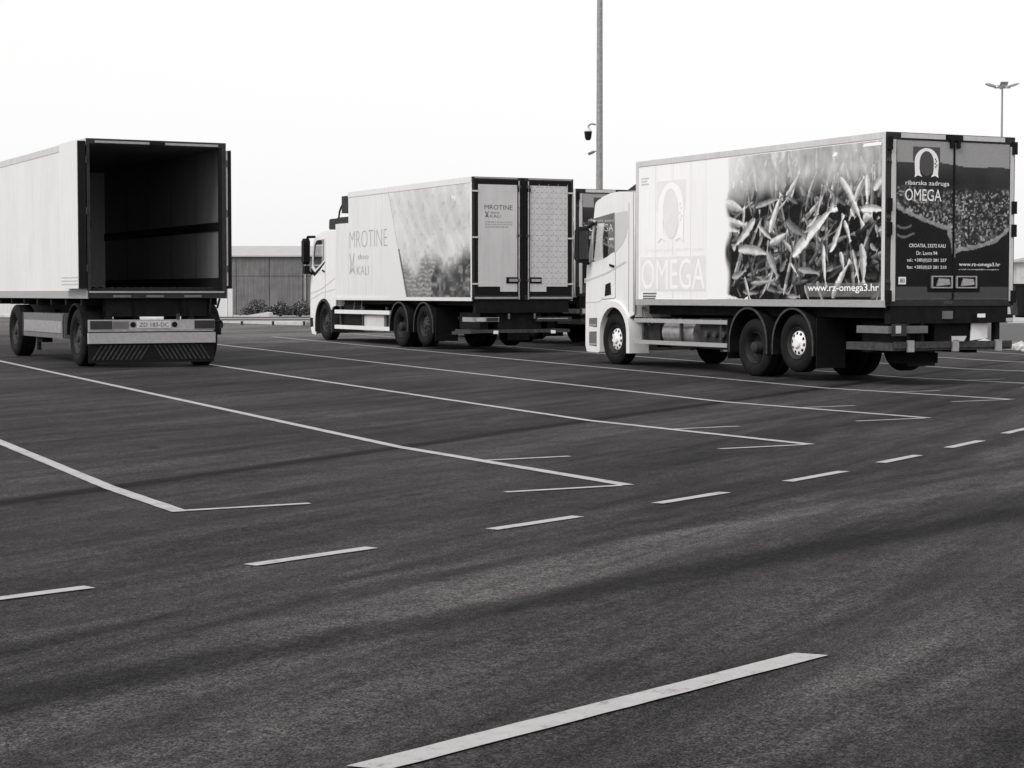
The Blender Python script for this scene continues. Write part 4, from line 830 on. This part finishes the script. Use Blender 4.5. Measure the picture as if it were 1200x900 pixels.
MB().path([(-0.12, 0, 0.0), (-0.26, 0, 0.03), (-0.35, 0, -0.02), (-0.37, 0, -0.12)], 0.03).build('bracket', 'galvanised', cb)
MB().tube((-0.37, 0, -0.22), (-0.37, 0, -0.10), 0.12, 0.05, 14).build('housing', 'pale_grey', cb)
MB().tube((-0.37, 0, -0.44), (-0.37, 0, -0.22), 0.10, 0.13, 14).tube((-0.37, 0, -0.50), (-0.37, 0, -0.44), 0.06, 0.10, 14).build('dome', 'black_trim', cb, 40)
tag(cb, 'dark dome security camera hanging from a bracket on the lamp mast', 'camera')
bc = empty('bullet_camera', (2.83, 62.0, g1+5.9))
MB().path([(-0.115, 0, 0.0), (-0.22, 0, -0.04)], 0.025).build('bracket', 'galvanised', bc); MB().tube((-0.18, 0, -0.02), (-0.36, -0.05, -0.10), 0.045, n=10).build('housing', 'mid_grey', bc)
tag(bc, 'small slanted bullet camera on the lamp mast below the dome camera', 'camera')

# ------------------------------------------------------------------ beyond the lorry park
def gz(x, y): return zd(dof(x, y))-0.03
# panelled shed behind the hedge
def shed():
    x0, y0 = -19.7, 92.0; g = gz(x0, y0); root = empty('storage_shed', (x0, y0, g), 0.03)
    B('core_wall', 'chassis', root, 0.05, 25.5, 0.06, 8.0, 0, 2.75)
    for k in range(16):
        for z0_, z1_ in ((0.0, 1.86), (1.885, 2.78)):
            B('wall_panel', 'panel_wall', root, k*1.6+0.012, k*1.6+1.588, 0.0, 0.055, z0_, z1_)
    B('downpipe', 'galvanised', root, 9.68, 9.76, -0.09, -0.01, 0.0, 2.8)
    B('gutter', 'black_trim', root, -0.1, 25.7, -0.12, 0.0, 2.78, 2.86)
    MB().prism([(-0.15, 2.86), (4.0, 3.42), (8.2, 2.86), (8.2, 2.80), (-0.15, 2.80)], -0.15, 25.8).build('roof', 'roof_sheet', root)
    tag(root, 'low shed of dark wall panels under a pale roof behind the hedge', 'shed')
shed()
# long pale wall left of the shed
pw = empty('boundary_wall', (-40.0, 84.0, gz(-25, 84)), 0.0)
for k in range(10): B('wall_slab', 'pale_wall', pw, k*2.75, k*2.75+2.735, 0.0, 0.14, -0.3, 1.0)
B('end_post', 'pale_wall', pw, 27.51, 27.7, -0.05, 0.2, -0.3, 1.25)
tag(pw, 'long low pale concrete wall ending at a post beside the shed', 'wall')
# low loading ramp
rp = MB().prism([(0.0, 0.0), (1.75, 0.0), (1.62, 0.38), (1.5, 0.40), (0.0, 0.16)], 0.0, 1.2, 'y').build('loading_ramp', 'concrete')
rp.location = (-10.8, 72.0, gz(-10.8, 72)); tag(rp, 'low pale concrete ramp rising towards the hedge beside the barrier rail', 'ramp')
# barrier rail
br = empty('crash_barrier', (-11.2, 67.5, gz(-9, 67.5)), 0.0)
MB().prism([(0, 0.17), (0.05, 0.21), (0, 0.25), (0.05, 0.29), (0, 0.33), (-0.02, 0.33), (0.03, 0.29), (-0.02, 0.25), (0.03, 0.21), (-0.02, 0.17)], 0.0, 9.0).build('rail', 'rail_grey', br)
for k in range(8): B('post', 'dull_steel', br, 0.5+k*1.1, 0.58+k*1.1, 0.05, 0.13, -0.1, 0.32)
tag(br, 'low steel crash barrier on short posts in front of the hedge', 'barrier')
# shrubs
def shrub(x, y, wd, h, light, label, seed):
    rd = random.Random(seed); root = empty('shrub', (x, y, gz(x, y))); mb = MB(); ml = MB()
    for k in range(1500):
        a, b_ = rd.uniform(0, 2*PI), rd.random()**0.4; zz = rd.random()
        rr = wd/2*b_*(0.75+0.35*math.sin(a*3+seed)+0.15*math.sin(a*7))*math.sqrt(max(0.05, 1-(zz*0.92)**2.2))
        p = Vector((rr*math.cos(a), rr*math.sin(a)*0.7, 0.06+zz*h*(0.82+0.2*math.sin(a*2+seed)))); s = rd.uniform(0.035, 0.075)
        d1 = Vector((rd.uniform(-1, 1), rd.uniform(-1, 1), rd.uniform(-0.6, 1))).normalized(); d2 = d1.orthogonal().normalized()
        (ml if rd.random() < light*(0.2+zz) else mb).add([p-d1*s, p+d2*s*0.5, p+d1*s, p-d2*s*0.5], [(0, 1, 2, 3)])
    stuff(mb.build('foliage', 'leaf_dark', root, fix=False)); stuff(ml.build('pale_foliage', 'leaf_light', root, fix=False))
    tr = MB()
    for k in range(5): tr.tube((0, 0, -0.05), (rd.uniform(-wd, wd)*0.3, rd.uniform(-wd, wd)*0.2, h*0.7), 0.03, 0.01, 6)
    tr.build('stem', 'bark', root); tag(root, label, 'shrub', 'shrubs in front of the shed')
for k, (x, wd, h, li, lb) in enumerate([(-11.6, 1.3, 0.62, 0.5, 'loose pale-leaved shrub behind the concrete ramp'), (-10.5, 1.2, 0.55, 0.45, 'dark low shrub next to the loose pale-leaved one'), (-9.6, 1.4, 0.60, 0.35, 'rounded dark shrub with pale tips standing midway in the hedge row'), (-8.4, 1.5, 0.62, 0.35, 'broad dark shrub beside the front of the truck with pale doors'), (-7.1, 1.4, 0.6, 0.3, 'dark shrub hidden in part by the cab of the truck with pale doors')]):
    shrub(x, 86.5, wd*1.15, h*1.15, li, lb, k+3)
# right-hand background: house, container, rubble
hs = empty('house', (33.0, 125.0, gz(30, 120)), -0.1)
B('wall', 'house_wall', hs, 0, 12, 0, 8, -0.3, 3.3)
MB().prism([(-0.4, 3.3), (12.4, 3.3), (6.0, 4.7)], -0.3, 8.3, 'y').build('roof', 'house_roof', hs)
for xx in (0.7, 3.2, 6.0, 9.0):
    wn = B('window', 'pale_grey', hs, xx, xx+1.0, -0.04, -0.005, 1.6, 2.7); B('pane', 'panel_grey', wn, xx+0.1, xx+0.9, -0.05, -0.041, 1.7, 2.6)
tag(hs, 'pale low house with a pitched roof beyond the parking edge', 'house')
ct = empty('skip_container', (28.1, 106.0, gz(28, 106)), -0.08)
MB().prism([(0, 0.1), (4.5, 0.1), (4.9, 1.75), (-0.2, 1.75)], 0.0, 2.2, 'y').build('tub', 'black_trim', ct); MB().box(-0.3, 5.0, -0.06, 0.04, 1.75, 1.87).box(-0.3, 5.0, 2.16, 2.26, 1.75, 1.87).build('rim', 'chassis', ct)
for k in range(5): B('rib', 'chassis', ct, 0.3+k*0.9, 0.4+k*0.9, -0.06, -0.001, 0.1, 1.74)
B('skid', 'chassis', ct, 0.2, 4.4, 0.2, 0.4, 0.0, 0.1); B('skid', 'chassis', ct, 0.2, 4.4, 1.8, 2.0, 0.0, 0.1)
tag(ct, 'black waste skip standing on pale gravel in front of the house', 'skip')
rd = random.Random(9)
for k in range(30):
    x = rd.uniform(10.5, 22); y = 48.5+(x-12)*-0.25+rd.uniform(-0.6, 4.5); s = rd.uniform(0.10, 0.30); mb = bmesh.new(); bmesh.ops.create_icosphere(mb, subdivisions=1, radius=s)
    for v in mb.verts: v.co *= rd.uniform(0.75, 1.2); v.co.z *= 0.7
    me = bpy.data.meshes.new('stone'); mb.to_mesh(me); mb.free(); me.materials.append(MATS['stone']); o = bpy.data.objects.new('rubble_stone', me); C.objects.link(o)
    o.location = (x, y, gz(x, y)+s*0.3); o.rotation_euler = (0, 0, rd.uniform(0, 6)); tag(o, 'pale angular stone lying in the rubble strip past the kerb', 'stone', 'rubble stones past the kerb')
# low bank and distant hills
bk = MB(); rows = []
for i in range(13):
    t = i/12; rows.append([(9+22*t+0.4*math.sin(t*9), 58+9*s-3*t, gz(9+22*t, 60)+0.55*math.sin(PI*s)*math.sin(PI*min(1, t*1.2+0.08))**0.5-0.05) for s in [j/8 for j in range(9)]])
struct(bk.grid(rows).build('grass_bank', 'hill', None, 60, fix=False))
hl = []
for j in range(3):
    hl.append([(x, 1400+j*250-abs(x)*0.15, (-6, 11+6*math.sin(x*0.004)+3*math.sin(x*0.011)+1.5*math.sin(x*0.031), -6)[j]) for x in range(-2400, 2401, 100)])
struct(MB().grid(hl).build('hills', 'hill', None, 80, fix=False))
